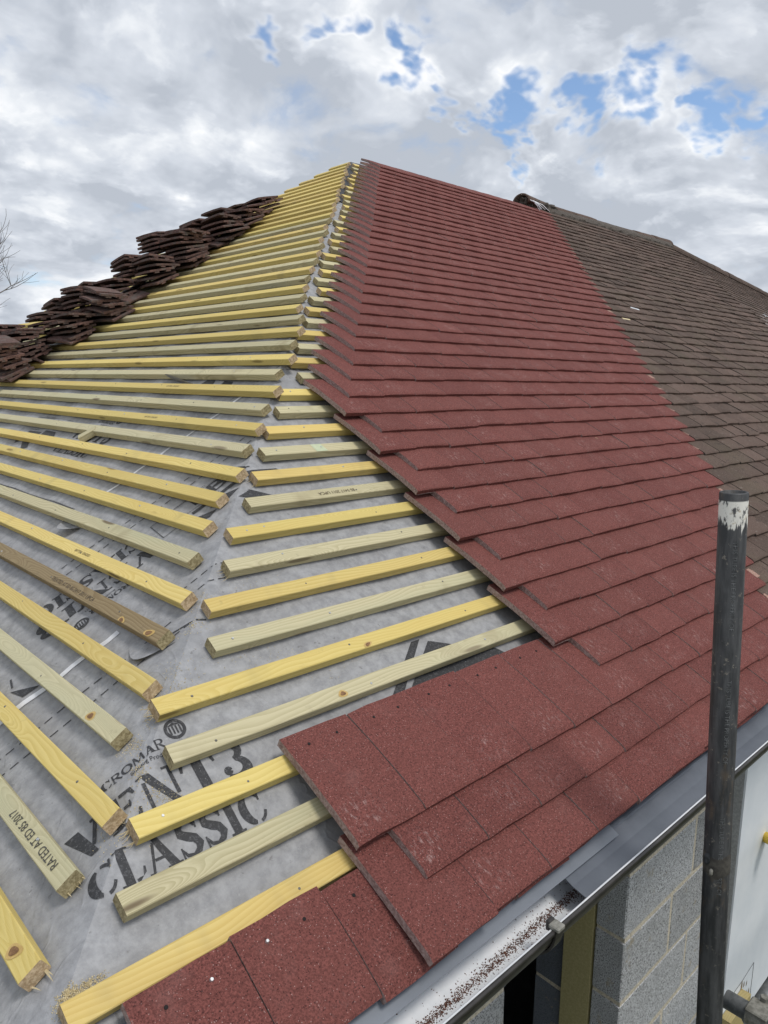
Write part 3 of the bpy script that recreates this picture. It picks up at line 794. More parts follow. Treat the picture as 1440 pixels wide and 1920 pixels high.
# knots showing on the nearest battens
M_KNOT = mat_plain('pine_knot', (0.17, 0.085, 0.035), (0.30, 0.165, 0.07), 160, 0.7)
M_KNOTR = mat_plain('pine_knot_ring', (0.52, 0.34, 0.11), (0.64, 0.45, 0.17), 120, 0.7)
def knot(o, x, y, rx, ry, rot=0.0):
    for nm, k, h, m in (('knot_ring', 1.7, 0.0261, M_KNOTR), ('knot', 1.0, 0.0264, M_KNOT)):
        v = []
        for i in range(18):
            a = 2 * math.pi * i / 18; q = k * (1 + .10 * math.sin(3 * a + x * 40))
            ax, ay = rx * q * math.cos(a), ry * q * math.sin(a)
            v.append((x + ax * math.cos(rot) - ay * math.sin(rot), min(max(y + ax * math.sin(rot) + ay * math.cos(rot), .002), .036), h + (.0005 if k < 1.2 else 0)))
        mesh_obj(nm, v, [tuple(range(18))], m, o)
o, y0, y1 = battens_L[0]; knot(o, y1 - y0 - .055, .016, .009, .0065, .5)
o, y0, y1 = battens_L[3]; knot(o, y1 - y0 - .115, .015, .008, .006, .2)
o, y0, y1 = battens_L[5]; knot(o, y1 - y0 - .048, .010, .010, .006, .3); knot(o, y1 - y0 - .175, .006, .009, .005, -.2)
knot(battens_R[3], .395, .013, .007, .005); knot(battens_R[1], .425, .022, .026, .014, .2)
knot(battens_R[4], .52, .008, .008, .004, .3)
# rubber-stamped grade marks on battens
def batten_stamp(o, txt, x, flip, mat=M_STAMP, size=0.017, y=0.011):
    v, f = flat_text(txt, size)
    w = max(q[0] for q in v)
    vs = []
    for (a, b_) in v:
        if flip: vs.append((x + w - a, y + size * .72 - b_, 0.0262))
        else: vs.append((x + a, y + b_, 0.0262))
    ob = mesh_obj('grade_stamp', vs, f, mat, o); return ob
M_STAMPD = mat_print('stamp_ink_dark', (0.06, 0.055, 0.045))
o, y0, y1 = battens_L[1]; batten_stamp(o, 'RATED AT ED 85 2017', y1 - y0 - 0.245, True, M_STAMPD, 0.021, 0.010)
o, y0, y1 = battens_L[5]; batten_stamp(o, 'TREATED AT ED BS-5417 2011 UPCA', y1 - y0 - 0.62, False, M_STAMP, 0.017)
batten_stamp(battens_R[9], 'BS 5417 2011 UPCA', 0.235, True, M_STAMP, 0.016)
for k in (6, 12, 14):
    o, y0, y1 = battens_L[k]; batten_stamp(o, 'BATTEN  GRADED', y1 - y0 - (0.62 if k == 6 else 0.75), False, M_STAMP, 0.012, 0.013)
# pale end mark on one batten
mesh_obj('paint_mark', [(0.19, .0015, .0259), (.235, .0015, .0259), (.225, .0365, .0259), (.185, .0365, .0259)], [(0, 1, 2, 3)], mat_plain('pale_green_paint', (.50, .56, .36), (.58, .62, .42), 50, .6), battens_R[11])

# loose batten offcut lying between the battens
oc = link(bpy.data.objects.new('batten_offcut', batten_mesh('batten_offcut', 0.075, [M_GRN, M_ENDG], 77)))
oc.matrix_world = Matrix.Translation(pL(2.03, 1.063, 0.003)) @ ML @ Matrix.Rotation(math.radians(62), 4, 'Z')
tag(oc, 'short green batten offcut lying loose on the grey underlay over a printed stamp', 'offcut')

# sawdust in drifts along the hip
def scatter(name, centres, n, mat, size, fn, label, cat):
    vs, fs = [], []
    for (a, s, sa, ss, m) in centres:
        for i in range(int(n * m)):
            x = a + rng.normal() * sa; t = s + rng.normal() * ss
            r = size * (0.5 + rng.random())
            p = fn(x, t, r * 0.4)
            b0 = len(vs)
            q = Euler((rng.random() * 6, rng.random() * 6, rng.random() * 6)).to_matrix()
            for w in ((1.6, 0, -.4), (-.8, .9, -.4), (-.8, -.9, -.4), (0, 0, .7)): vs.append(p + q @ Vector(w) * r * 0.6)
            fs += [(b0, b0 + 1, b0 + 2), (b0, b0 + 3, b0 + 1), (b0 + 1, b0 + 3, b0 + 2), (b0 + 2, b0 + 3, b0)]
    o = mesh_obj(name, vs, fs, mat); stuff(o); o['label'] = label; o['category'] = cat; return o
scatter('sawdust', [(.044, .050, .009, .006, 1.5), (.072, .050, .014, .0035, .8), (.036, .034, .006, .006, .5), (.27, .40, .012, .012, .45), (.262, .33, .010, .012, .4), (.27, .27, .018, .02, .6), (.29, .245, .012, .014, .3), (.42, .50, .03, .03, .3),
                    (.37, .45, .03, .02, .3), (.56, .66, .02, .02, .25), (.50, .60, .02, .01, .3), (.33, .43, .012, .012, .35), (.19, .25, .03, .03, .25), (.56, .50, .04, .02, .2), (.70, .66, .05, .02, .15), (.72, .40, .06, .02, .12), (.65, .46, .03, .015, .2)],
        380, M_DUST, 0.0015, lambda a, s, h: fold(a, s, h), 'pale sawdust scattered on the grey underlay along the hip', 'sawdust')

# ------------------------------------------------------------------ tiles
TW, TL, TT = 0.1641, 0.250, 0.0160
def tile_arrays(seed, w=TW, l=TL, t=TT, old=False, nx=4, ny=6, camber=0.0035):
    r = np.random.default_rng(seed)
    vs, fs, mi, uvs = [], [], [], []
    ys = np.concatenate([[0.0, 0.0025, 0.007, 0.014], np.linspace(0.07, l, ny - 2)])
    ny = len(ys) - 1
    sideways = 0.0014
    def top(u, y):
        z = t
        z -= sideways * (2 * u - 1) ** 2
        if y < 0.014: z -= 0.0042 * (1 - y / 0.014) ** 2
        z += camber * (1 - ((y - l / 2) / (l / 2)) ** 2)
        return z
    amp = 0.0011 if not old else 0.002
    for j, y in enumerate(ys):
        for i in range(nx + 1):
            u = i / nx
            jx = abs(r.normal()) * amp * 0.3 * (1 if i == 0 else -1) if i in (0, nx) else 0
            jy = (r.normal() * amp * 0.9) if j in (0, ny) else 0
            vs.append((u * w + jx, y + jy, top(u, y) + r.normal() * amp * 0.25))
    nt = len(vs)
    for j, y in enumerate(ys):
        for i in range(nx + 1):
            x0, y0, z0 = vs[j * (nx + 1) + i]
            vs.append((x0, y0 + (0.002 if j == 0 else 0), z0 - t + (0.0032 if j == 0 else 0.002 if j == 1 else 0)))
    for j in range(ny):
        for i in range(nx):
            k = j * (nx + 1) + i
            fs.append((k, k + 1, k + nx + 2, k + nx + 1)); mi.append(0)
            fs.append((nt + k, nt + k + nx + 1, nt + k + nx + 2, nt + k + 1)); mi.append(1)
    for i in range(nx):
        fs.append((i, nt + i, nt + i + 1, i + 1)); mi.append(2)
        k = ny * (nx + 1) + i
        fs.append((k, k + 1, nt + k + 1, nt + k)); mi.append(1)
    for j in range(ny):
        k = j * (nx + 1)
        fs.append((k, k + nx + 1, nt + k + nx + 1, nt + k)); mi.append(1)
        k = k + nx
        fs.append((k, nt + k, nt + k + nx + 1, k + nx + 1)); mi.append(1)
    # the worn top keeps its own vertices so the arrises stay crisp
    top_v = list(vs[:nt]); b0 = len(vs)
    vs = list(vs) + top_v
    fs = [tuple(i + b0 for i in f) if m == 0 else f for f, m in zip(fs, mi)]
    return np.array(vs), fs, mi
def fill_uv(me, w, l, rnd=None):
    uvl = me.uv_layers.new(name='uv')
    co = np.zeros(len(me.vertices) * 3); me.vertices.foreach_get('co', co); co = co.reshape(-1, 3)
    li = np.zeros(len(me.loops), dtype=np.int32); me.loops.foreach_get('vertex_index', li)
    uvl.data.foreach_set('uv', np.stack([co[li, 0] / w, co[li, 1] / l], 1).ravel())
def tile_mesh(name, seed, mats, **kw):
    v, f, mi = tile_arrays(seed, **kw)
    me = bpy.data.meshes.new(name); me.from_pydata(v.tolist(), [], f)
    for m in mats: me.materials.append(m)
    me.polygons.foreach_set('material_index', [0 if m == 2 else m for m in mi])
    me.polygons.foreach_set('use_smooth', [m == 0 for m in mi])
    fill_uv(me, kw.get('w', TW), kw.get('l', TL)); me.update()
    return me
RED_V = [tile_mesh('red_tile', 500 + i, [M_RED, M_REDCORE], nx=3, ny=5) for i in range(8)]
OLD_V = [tile_mesh('old_tile', 600 + i, [M_OLD, M_OLDCORE], old=True, nx=3, ny=5) for i in range(8)]
TILT = math.atan(0.160)
def tile_matrix(x, s, h, tilt, jr, frame=MR, org=pR):
    return Matrix.Translation(org(x, s, h)) @ frame @ Matrix.Rotation(-tilt, 4, 'X') @ Matrix.Rotation(jr[0], 4, 'Z') @ Matrix.Rotation(jr[1], 4, 'Y') @ Matrix.Translation((0, jr[2], jr[3]))
def grid_x(j): return 0.008 + (0.0828 if j % 2 else 0.0)
PW = 0.1655
LEFT = {0: .505, 1: .590, 2: .505}
for j in range(3, 16): LEFT[j] = 1.332 if j % 2 == 0 else 1.4148
red, brown = [], []
NC = 46
for j in range(NC):
    s = -0.19 + 0.1005 * j
    xl = LEFT.get(j, None)
    if xl is None: xl = 1.4975 + 0.0828 * (j - 16)
    n0 = round((xl - grid_x(j)) / PW)
    xr = xb(s + 0.02)
    n = n0
    while True:
        x = grid_x(j) + n * PW
        if x + PW * 0.5 > xr: break
        l = min(TL, (S_RIDGE + 0.02 - s) / 1.0)
        red.append((x, s, l, j)); n += 1
    xe = grid_x(j) + n * PW
    m = 0
    while True:
        x = grid_x(j) + n * PW
        if x > 8.95 - (S_RIDGE - s) * 0.56: break
        brown.append((x, s, min(TL, (S_RIDGE + 0.02 - s)), j, m == 0)); n += 1; m += 1
def proj(P):
    d_ = Vector(P) - CAM
    z = d_.dot(F0)
    if z <= 0.05: return None
    return (720 + 1382 * d_.dot(R0) / z, 960 - 1382 * d_.dot(U0) / z, z)
def inframe(P, mg=60):
    q = proj(P)
    return q is not None and -mg < q[0] < 1440 + mg and -mg < q[1] < 1920 + mg
def pick_near(lst, nmax=300):
    vis = [(0 if inframe(pR(t[0] + TW / 2, t[1] + .03, .05)) else 1, (pR(t[0], t[1], .05) - CAM).length, i) for i, t in enumerate(lst)]
    vis.sort()
    return set(i for _, _, i in vis[:nmax])
def jit(old): 
    k = 1.9 if old else 1.0
    return (random.gauss(0, .003), random.gauss(0, .0060) * k, random.gauss(0, .0020) * k, abs(random.gauss(0, .0008)) * k)
redroof = thing('red_tiled_slope', 'new dark red plain tiles laid in staggered courses on the right slope', 'tiled slope', (1.4, 0.6, 0.4))
oldroof = thing('weathered_tiled_slope', 'old grey brown weathered tiles on the slope right of the new red ones', 'tiled slope', (4.0, 1.0, 0.7))
def set_child(o, parent, mw):
    o.parent = parent; o.matrix_parent_inverse = Matrix.Translation(parent.location).inverted(); o.matrix_basis = mw
def lay(lst, variants, parent, old, name, far_name, mats, h_tail=0.0685):
    near = pick_near(lst)
    FV, FF, FM, FUV, FR = [], [], [], [], []
    arr = [tile_arrays((600 if old else 500) + i, old=old, nx=3, ny=5) for i in range(8)]
    nv = 0
    for i, t in enumerate(lst):
        x, s, l, j = t[:4]
        mw = tile_matrix(x, s, h_tail, TILT, jit(old))
        if l < TL: mw = mw @ Matrix.Diagonal((1, l / TL, 1, 1))
        if i in near:
            o = bpy.data.objects.new(name, random.choice(variants)); COL.objects.link(o)
            set_child(o, parent, mw)
            near_objs[(name, j, round(x, 3))] = o
        else:
            v, f, mi = arr[random.randrange(8)]
            A = np.array(mw)
            FV.append(v @ A[:3, :3].T + A[:3, 3]); FF += [tuple(q + nv for q in ff) for ff in f]; FM += mi
            FUV.append(np.stack([v[:, 0] / TW, v[:, 1] / TL], 1)); FR.append(np.full(len(v), random.random()))
            nv += len(v)
    if FV:
        FV = np.concatenate(FV); FUV = np.concatenate(FUV); FR = np.concatenate(FR)
        o = mesh_obj(far_name, FV.tolist(), FF, mats, None, [0 if m == 2 else m for m in FM])
        me = o.data
        me.polygons.foreach_set('use_smooth', [m == 0 for m in FM])
        uvl = me.uv_layers.new(name='uv')
        li = np.zeros(len(me.loops), dtype=np.int32); me.loops.foreach_get('vertex_index', li)
        uvl.data.foreach_set('uv', FUV[li].ravel())
        at = me.attributes.new('rnd', 'FLOAT', 'POINT'); at.data.foreach_set('value', FR)
        set_child(o, parent, Matrix.Identity(4)); stuff(o)
near_objs = {}
lay(red, RED_V, redroof, False, 'tile', 'far_tiles', [M_RED, M_REDCORE])
lay(brown, OLD_V, oldroof, True, 'tile', 'far_tiles', [M_OLD, M_OLDCORE])
# short under-eaves tiles
EAVE_V = [tile_mesh('eaves_tile', 700 + i, [M_RED, M_REDCORE], l=0.186, nx=3, ny=5) for i in range(4)]
eave_objs = []
for n in range(0, 15):
    x = 0.0908 + n * PW
    o = bpy.data.objects.new('eaves_tile', EAVE_V[n % 4]); COL.objects.link(o)
    set_child(o, redroof, tile_matrix(x, -0.190, 0.0385, math.atan(0.062), (random.gauss(0, .004), random.gauss(0, .004), random.gauss(0, .003), 0)))
    eave_objs.append(o)
# nail holes in the heads that show, and two nails driven
ME_HOLE = disc_mesh('nail_hole', 0.0030, 0.0012, 9, M_DARK, 0.0)
def holes(o, l, nails=()):
    for i, u in enumerate((0.28, 0.70)):
        nm = 'nail' if i in nails else 'nail_hole'
        q = bpy.data.objects.new(nm, ME_NAIL if i in nails else ME_HOLE); COL.objects.link(q); q.parent = o
        q.location = (u * TW, l - 0.034, TT + 0.0035 * (1 - ((l - .034 - l / 2) / (l / 2)) ** 2) - 0.0001 + (0.001 if i in nails else 0))
for i, o in enumerate(eave_objs[:4]): holes(o, 0.186, {0: (1,), 1: (0,)}.get(i, ()))
for (nm, j, x), o in list(near_objs.items()):
    if nm == 'tile' and o.parent is redroof and j == 2 and x < 1.3: holes(o, TL)
# pinkish freshly cut slips where the old courses were toothed in
for j in range(1, 36):
    s = -0.19 + 0.1005 * j
    xs = [t[0] for t in brown if t[3] == j and t[4]]
    if not xs or random.random() < 0.15: continue
    x = xs[0] - 0.012
    wd = random.uniform(0.018, 0.045)
    a = Matrix.Translation(pR(x, s + random.uniform(.02, .05), 0.0730)) @ MR @ Matrix.Rotation(-TILT, 4, 'X') @ Matrix.Rotation(random.uniform(-.1, .1), 4, 'Z')
    bm = bmesh.new(); box_bm(bm, 0, wd, 0, random.uniform(.03, .05), 0.0035, 0.0075)
    for v in bm.verts:
        if v.co.y > .02: v.co.x += wd * .35
    o = bm_obj('cut_slip', bm, M_SALMON); set_child(o, oldroof, a)

# ------------------------------------------------------------------ ridge of the old part
ridge = thing('old_ridge', 'weathered half round ridge tiles bedded in mortar with a broken open end', 'ridge', (6.2, Y_RIDGE, S_RIDGE * SP))
def ridge_tile(x0, x1, r, z, seed, tilt=0.0, mat=M_RIDGE):
    rr = random.Random(seed)
    vs, fs = [], []
    n, m = 12, 5
    for side in (0, 1):
        for i in range(m + 1):
            x = x0 + (x1 - x0) * i / m
            for k in range(n + 1):
                a = math.pi * (k / n) * 1.0
                R = (r - 0.018 * side) + rr.gauss(0, .0012)
                vs.append((x + rr.gauss(0, .001), Y_RIDGE + R * math.cos(a) * 1.05, z + R * math.sin(a) * 0.92 + tilt * (x - x0)))
    q = (m + 1) * (n + 1)
    for i in range(m):
        for k in range(n):
            c = i * (n + 1) + k
            fs.append((c, c + n + 1, c + n + 2, c + 1)); fs.append((q + c, q + c + 1, q + c + n + 2, q + c + n + 1))
    for i in (0, m):
        for k in range(n):
            c = i * (n + 1) + k
            fs.append((c, c + 1, q + c + 1, q + c) if i == 0 else (c + 1, c, q + c, q + c + 1))
    for i in range(m):
        for k in (0, n):
            c = i * (n + 1) + k
            fs.append((c, q + c, q + c + n + 1, c + n + 1) if k == 0 else (c + n + 1, q + c + n + 1, q + c, c))
    o = mesh_obj('ridge_tile', vs, fs, mat, None, smooth=True)
    set_child(o, ridge, Matrix.Identity(4)); return o
zr = S_RIDGE * SP
x = 6.02; i = 0
while x < 9.0:
    w = 0.44
    ridge_tile(x, x + w, 0.098 + random.uniform(-.006, .006), zr + (0.055 if i == 0 else 0.022 + random.uniform(-.008, .008)) - 0.012 * (i > 2) * math.sin((x - 6) / 3 * math.pi), 800 + i, -0.08 if i == 0 else 0.0)
    x += w + 0.006 if i else w - 0.03; i += 1
def lump(name, centre, size, n, mat, parent, seed, amp=.35):
    bm = bmesh.new(); bmesh.ops.create_icosphere(bm, subdivisions=n, radius=1.0)
    rr = random.Random(seed)
    for v in bm.verts:
        k = 1 + rr.uniform(-amp, amp)
        v.co = Vector((v.co.x * size[0] * k, v.co.y * size[1] * k, v.co.z * size[2] * k)) + Vector(centre)
    o = bm_obj(name, bm, mat); set_child(o, parent, Matrix.Identity(4)); return o
lump('mortar', (6.12, Y_RIDGE - .02, zr + .055), (.11, .080, .062), 3, M_MORT2, ridge, 1)
lump('mortar', (6.32, Y_RIDGE - .06, zr + .05), (.20, .06, .05), 3, M_MORT2, ridge, 2)
# mortar bedding along the ridge
vs, fs = [], []
for i in range(60):
    x = 6.3 + i * 0.046
    for (a, h) in ((0.135, 0.055), (0.115, 0.085 + random.gauss(0, .006)), (0.07, 0.10), (0.0, 0.10)):
        vs.append(pR(x, S_RIDGE - a + random.gauss(0, .006), h))
for i in range(59):
    for k in range(3):
        q = i * 4 + k; fs.append((q, q + 4, q + 5, q + 1))
o = mesh_obj('mortar_bed', vs, fs, M_MORT2, None, smooth=False); set_child(o, ridge, Matrix.Identity(4))
# torn white strands at the open end
for i in range(7):
    b0 = Vector((6.05 + random.uniform(-.02, .04), Y_RIDGE - 0.10, zr + 0.07))
    d_ = Vector((random.uniform(-.05, .10), -0.09 - random.random() * .05, -.10 + random.uniform(-.03, .03)))
    v, f = tube_rings([b0, b0 + d_ * .5 + Vector((random.uniform(-.02, .02), 0, .015)), b0 + d_], [.005, .004, .002], 5)
    o = mesh_obj('strand', v, f, M_TAPE); set_child(o, ridge, Matrix.Identity(4))
# ------------------------------------------------------------------ neighbouring roof that bends away
AZ = math.radians(9.3)
dN = Vector((math.cos(AZ), math.sin(AZ), 0))
A0 = pR(9.0, S_RIDGE, 0.0)
cre = pR(9.0 - 0.56 * S_RIDGE, 0.0, 0.0) - A0        # crease direction, down the slope
hN = Vector((math.sin(AZ), -math.cos(AZ), 0))
run = cre.dot(hN); drop = -cre.z
slN = (hN * run + Vector((0, 0, -drop))); LN = slN.length; slN /= LN
nN = dN.cross(-slN).normalized()
if nN.z < 0: nN = -nN
cr_along = cre.dot(dN)
neigh = thing('neighbour_roof', 'dark weathered tiled roof beyond the crease at the right, bending away', 'roof', A0)
v, f = [], []
ncs = int(LN / 0.1)
for j in range(ncs):
    t0, t1 = j * 0.1, (j + 1.12) * 0.1
    a0 = cr_along * (t0 / LN); a1 = cr_along * (t1 / LN)
    nseg = 36
    off_ = 0.0828 * (j % 2)
    xs = [0.0] + [off_ + 0.1655 * (k + 1) for k in range(48)]
    for k in range(len(xs) - 1):
        g0, g1 = xs[k] + .001, xs[k + 1] - .001
        dz = random.gauss(0, .0008); dz2 = random.gauss(0, .0008); ds_ = random.gauss(0, .002)
        b0 = len(v)
        for (aa, tt, hh) in ((a0 + g0, t0, .045 + dz), (a0 + g1, t0, .045 + dz2), (a1 + g1, t1 + ds_, .053 + dz2), (a1 + g0, t1 + ds_, .053 + dz), (a1 + g1, t1 + ds_, .044), (a1 + g0, t1 + ds_, .044)):
            v.append(A0 + dN * aa + slN * tt + nN * hh)
        f += [(b0, b0 + 3, b0 + 2, b0 + 1), (b0 + 3, b0 + 5, b0 + 4, b0 + 2)]
o = mesh_obj('tiles', v, f, M_OLD)
me = o.data
at = me.attributes.new('rnd', 'FLOAT', 'POINT'); at.data.foreach_set('value', np.repeat(rng.random(len(v) // 6), 6))
me.uv_layers.new(name='uv')
set_child(o, neigh, Matrix.Identity(4)); stuff(o)
back = [A0, A0 + dN * 8, A0 + dN * 8 - hN * 4 + Vector((0, 0, -2.6)), A0 - hN * 4 + Vector((0, 0, -2.6))]
o = mesh_obj('rear_slope', back, [(0, 1, 2, 3)], M_OLD); o.data.uv_layers.new(name='uv'); set_child(o, neigh, Matrix.Identity(4))
for i in range(17):
    p0 = A0 + dN * (i * 0.45 + 0.02); p1 = A0 + dN * ((i + 1) * 0.45 + 0.01)
    vs, fs = [], []
    r_ = 0.098 + random.uniform(-.004, .004)
    for q in (p0, p1):
        for k in range(11):
            a = math.pi * k / 10
            vs.append(q + hN * (r_ * math.cos(a)) + Vector((0, 0, r_ * math.sin(a) + 0.0)))
    for k in range(10): fs.append((k, k + 1, 12 + k, 11 + k))
    fs.append(tuple(range(11))); fs.append(tuple(range(21, 10, -1)))
    o = mesh_obj('ridge_tile', vs, fs, M_RIDGE, smooth=False); o.data.uv_layers.new(name='uv'); set_child(o, neigh, Matrix.Identity(4))
# body of the neighbouring house below its roof
bm = bmesh.new(); box_bm(bm, 0.2, 8, -0.6, 4.6, Z_GROUND - .05, 0.0)
o = bm_obj('wall', bm, M_RETURN)
set_child(o, neigh, Matrix.Translation((9.4, 0.9, 0)) @ Matrix.Rotation(AZ, 4, 'Z'))

# ------------------------------------------------------------------ stacked old tiles on the left slope
STK_V = [tile_mesh('stacked_tile', 900 + i, [M_STACK, M_STACK], w=0.165, l=0.265, t=0.0125, old=False, nx=3, ny=5, camber=0.0035) for i in range(6)]
# each tile gets two nibs on the underside of its head
for me in STK_V:
    bm = bmesh.new(); bm.from_mesh(me)
    uvl = bm.loops.layers.uv.active
    for u in (0.03, 0.105): box_bm(bm, u, u + .03, .240, .2640, -.010, .002)
    bm.to_mesh(me); bm.free()
def stack_tile(mw, label, group, cat='roof tile'):
    o = bpy.data.objects.new('loose_tile', random.choice(STK_V)); COL.objects.link(o); o.matrix_world = mw
    tag(o, label, cat, group); return o
ORD = ['lowest', 'second lowest', 'third lowest', 'fourth lowest', 'fifth lowest', 'sixth lowest', 'seventh lowest', 'eighth lowest', 'ninth lowest', 'tenth lowest', 'eleventh lowest', 'topmost']
# (stack, y of the near end, s of the lower edge, tiles, sideways lean, start pitch, end pitch)
PILES = [
    (0, 3.70, 1.40, 11, -0.16, 0.50, 0.10), (0, 3.99, 1.42, 11, -0.06, 0.5, 0.05),
    (1, 3.86, 1.62, 8, 0.04, 0.45, 0.05), (1, 4.14, 1.60, 10, 0.06, 0.5, 0.05),
    (2, 3.62, 1.85, 6, 0.02, 0.42, 0.05), (2, 3.90, 1.82, 8, 0.05, 0.5, 0.10),
    (3, 3.53, 2.07, 9, -0.20, 0.5, 0.0), (3, 3.80, 2.05, 11, 0.02, 0.5, 0.05), (3, 4.10, 2.02, 9, 0.10, 0.5, 0.1),
    (4, 3.80, 2.30, 7, 0.05, 0.45, 0.05), (4, 4.08, 2.28, 7, 0.08, 0.45, 0.05),
    (5, 3.58, 2.52, 8, 0.03, 0.45, 0.0), (5, 3.86, 2.50, 10, 0.08, 0.5, 0.05),
    (6, 3.56, 2.76, 11, -0.02, 0.5, 0.0), (6, 3.85, 2.74, 13, 0.03, 0.55, 0.1),
    (7, 3.74, 2.96, 6, 0.05, 0.45, 0.0), (7, 4.02, 2.96, 6, 0.06, 0.45, 0.0),
    (8, 3.60, 3.14, 7, 0.05, 0.45, 0.02), (8, 3.88, 3.12, 8, 0.06, 0.5, 0.05),
    (9, 3.60, 3.34, 6, -0.05, 0.45, 0.05), (9, 3.88, 3.34, 7, 0.04, 0.5, 0.05),
    (10, 3.72, 3.50, 4, 0.03, 0.4, 0.05),
    (11, 3.72, 3.64, 4, 0.04, 0.4, 0.1), (11, 3.99, 3.62, 4, 0.06, 0.4, 0.1)]
for pi, (st, y, s, n, lean, a0, a1) in enumerate(PILES):
    n = max(3, n - (1 if st < 3 else 2)); s -= 0.02 + 0.05 * st / 11
    side = ['near', 'next', 'far'][sum(1 for q in PILES[:pi] if q[0] == st)]
    P = pL(0, s + 0.165, 0.027)
    for i in range(n):
        th = a0 + (a1 - a0) * min(1.0, i / max(4, n - 2)) + random.gauss(0, .015)
        dv = Vector((-math.cos(th), 0, -math.sin(th))); nv = Vector((-math.sin(th), 0, math.cos(th)))
        mw = Matrix(((dv.x, 0, nv.x, 0), (0, -1, 0, 0), (dv.z, 0, nv.z, 0), (0, 0, 0, 1)))
        flip = random.random() < 0.4
        org = Vector((P.x + random.gauss(0, .008), y + 0.265 + random.gauss(0, .013), P.z))
        mw = Matrix.Translation(org) @ mw @ Matrix.Rotation(random.gauss(0, .06), 4, 'Z') @ Matrix.Translation((0, .13, 0)) @ Matrix.Rotation(lean * (0.3 + 0.9 * i / n) + random.gauss(0, .012), 4, 'X') @ Matrix.Translation((0, -.13, .010))
        if flip: mw = mw @ Matrix.Translation((.165, .265, 0)) @ Matrix.Rotation(math.pi, 4, 'Z')
        if i == n - 1:
            label = 'topmost dark weathered tile in the %s column of the %s tile stack' % (side, ORD[st])
            stack_tile(mw, label, 'topmost tiles of the stacks')
        else:
            stack_tile(mw, 'dark weathered tile below the top in the %s column of the %s stack' % (side, ORD[st]), 'tiles of the %s column of the %s stack' % (side, ORD[st]))
        P = P + nv * (0.0178 + abs(random.gauss(0, .0018)))
# tiles stood on edge or leaning at the stacks
for (y, s, rot, lab) in ((3.52, 1.62, (1.25, 0.2, 0.35), 'single dark tile stood on edge beside the lowest tile stack'),
                         (3.42, 1.80, (0.25, 0.45, 0.5), 'single dark tile lying tilted above the lowest tile stack'),
                         (3.52, 2.95, (1.2, 0.15, 0.3), 'single dark tile stood on edge beside the seventh lowest tile stack'),
                         (3.44, 3.02, (0.3, 0.5, 0.4), 'single dark tile leaning on battens beside the seventh lowest tile stack'),
                         (3.50, 2.28, (0.2, 0.35, 0.3), 'single dark tile lying flat above the fourth lowest tile stack')):
    mw = Matrix.Translation(pL(y + .2, s, 0.045)) @ ML @ Matrix.Rotation(rot[2] + 1.2, 4, 'Z') @ Matrix.Rotation(rot[0] * .8, 4, 'Y') @ Matrix.Rotation(rot[1] * .4, 4, 'X')
    stack_tile(mw, lab, 'single tiles beside the stacks')

# ------------------------------------------------------------------ eaves: trays and gutter
def extrude_x(prof, x0, x1, n, wob=0.0, thick=0.0016, seed=0):
    """prof: list of (y, z); a thin bent sheet along X"""
    rr = random.Random(seed)
    vs, fs = [], []
    m = len(prof)
    for side in (0, 1):
        for i in range(n + 1):
            x = x0 + (x1 - x0) * i / n
            for k, (y, z) in enumerate(prof):
                a = prof[max(k - 1, 0)]; b_ = prof[min(k + 1, m - 1)]
                t = Vector((b_[0] - a[0], b_[1] - a[1])); t.normalize()
                w = wob * math.sin(x * 7 + k) * (k / m)
                vs.append((x, y + t.y * thick * side, z - t.x * thick * side * -1 * -1 + w))
    q = (n + 1) * m
    for i in range(n):
        for k in range(m - 1):
            c = i * m + k
            fs.append((c, c + m, c + m + 1, c + 1)); fs.append((q + c, q + c + 1, q + c + m + 1, q + c + m))
        for k in (0, m - 1):
            c = i * m + k
            fs.append((c, q + c, q + c + m, c + m) if k == 0 else (c, c + m, q + c + m, q + c))
    for i in (0, n):
        for k in range(m - 1):
            c = i * m + k
            fs.append((c, c + 1, q + c + 1, q + c))
    return vs, fs
v, f = extrude_x([(-.02, -.006), (-.10, -.056), (-.140, -.071), (-.150, -.0715), (-.156, -.077), (-.192, -.097)], -0.25, 1.10, 30, 0.001, 0.0025)
tr1 = mesh_obj('eaves_tray', v, f, M_GREY2); tag(tr1, 'smooth grey plastic eaves tray under the tile edge, end lapping over the next', 'eaves tray')
v, f = extrude_x([(-.02, -.016), (-.10, -.066), (-.140, -.084), (-.147, -.085), (-.150, -.081), (-.153, -.081), (-.156, -.0905), (-.166, -.094), (-.168, -.092), (-.171, -.093), (-.173, -.098), (-.205, -.112), (-.243, -.1225)], 0.905, 3.4, 40, 0.001, 0.0025)
tr2 = mesh_obj('eaves_tray', v, f, M_GREY); tag(tr2, 'grey plastic eaves tray flap reaching the gutter rim, behind the scaffold tube', 'eaves tray')
gut = thing('gutter', 'black roof gutter with white inside holding brown grit along the eaves', 'gutter', (0.5, -0.19, -0.16))
cyg, czg, rg = -0.192, -0.104, 0.060
prof_in = [(cyg + rg * math.cos(a), czg + rg * 1.0 * math.sin(a)) for a in np.linspace(0, -math.pi, 15)]
X0G, X1G = -0.30, 3.4
v, f = extrude_x([(y * 0.999, z) for y, z in prof_in], X0G, X1G, 6, 0, 0.0)
o = mesh_obj('channel_lining', v[:7 * 15], [(i * 15 + k, i * 15 + k + 1, (i + 1) * 15 + k + 1, (i + 1) * 15 + k) for i in range(6) for k in range(14)], M_WHITE, smooth=True); set_child(o, gut, Matrix.Identity(4))
ro = rg + 0.0035
prof_out = [(cyg + ro * math.cos(a), czg + ro * math.sin(a)) for a in np.linspace(0, -math.pi, 15)]
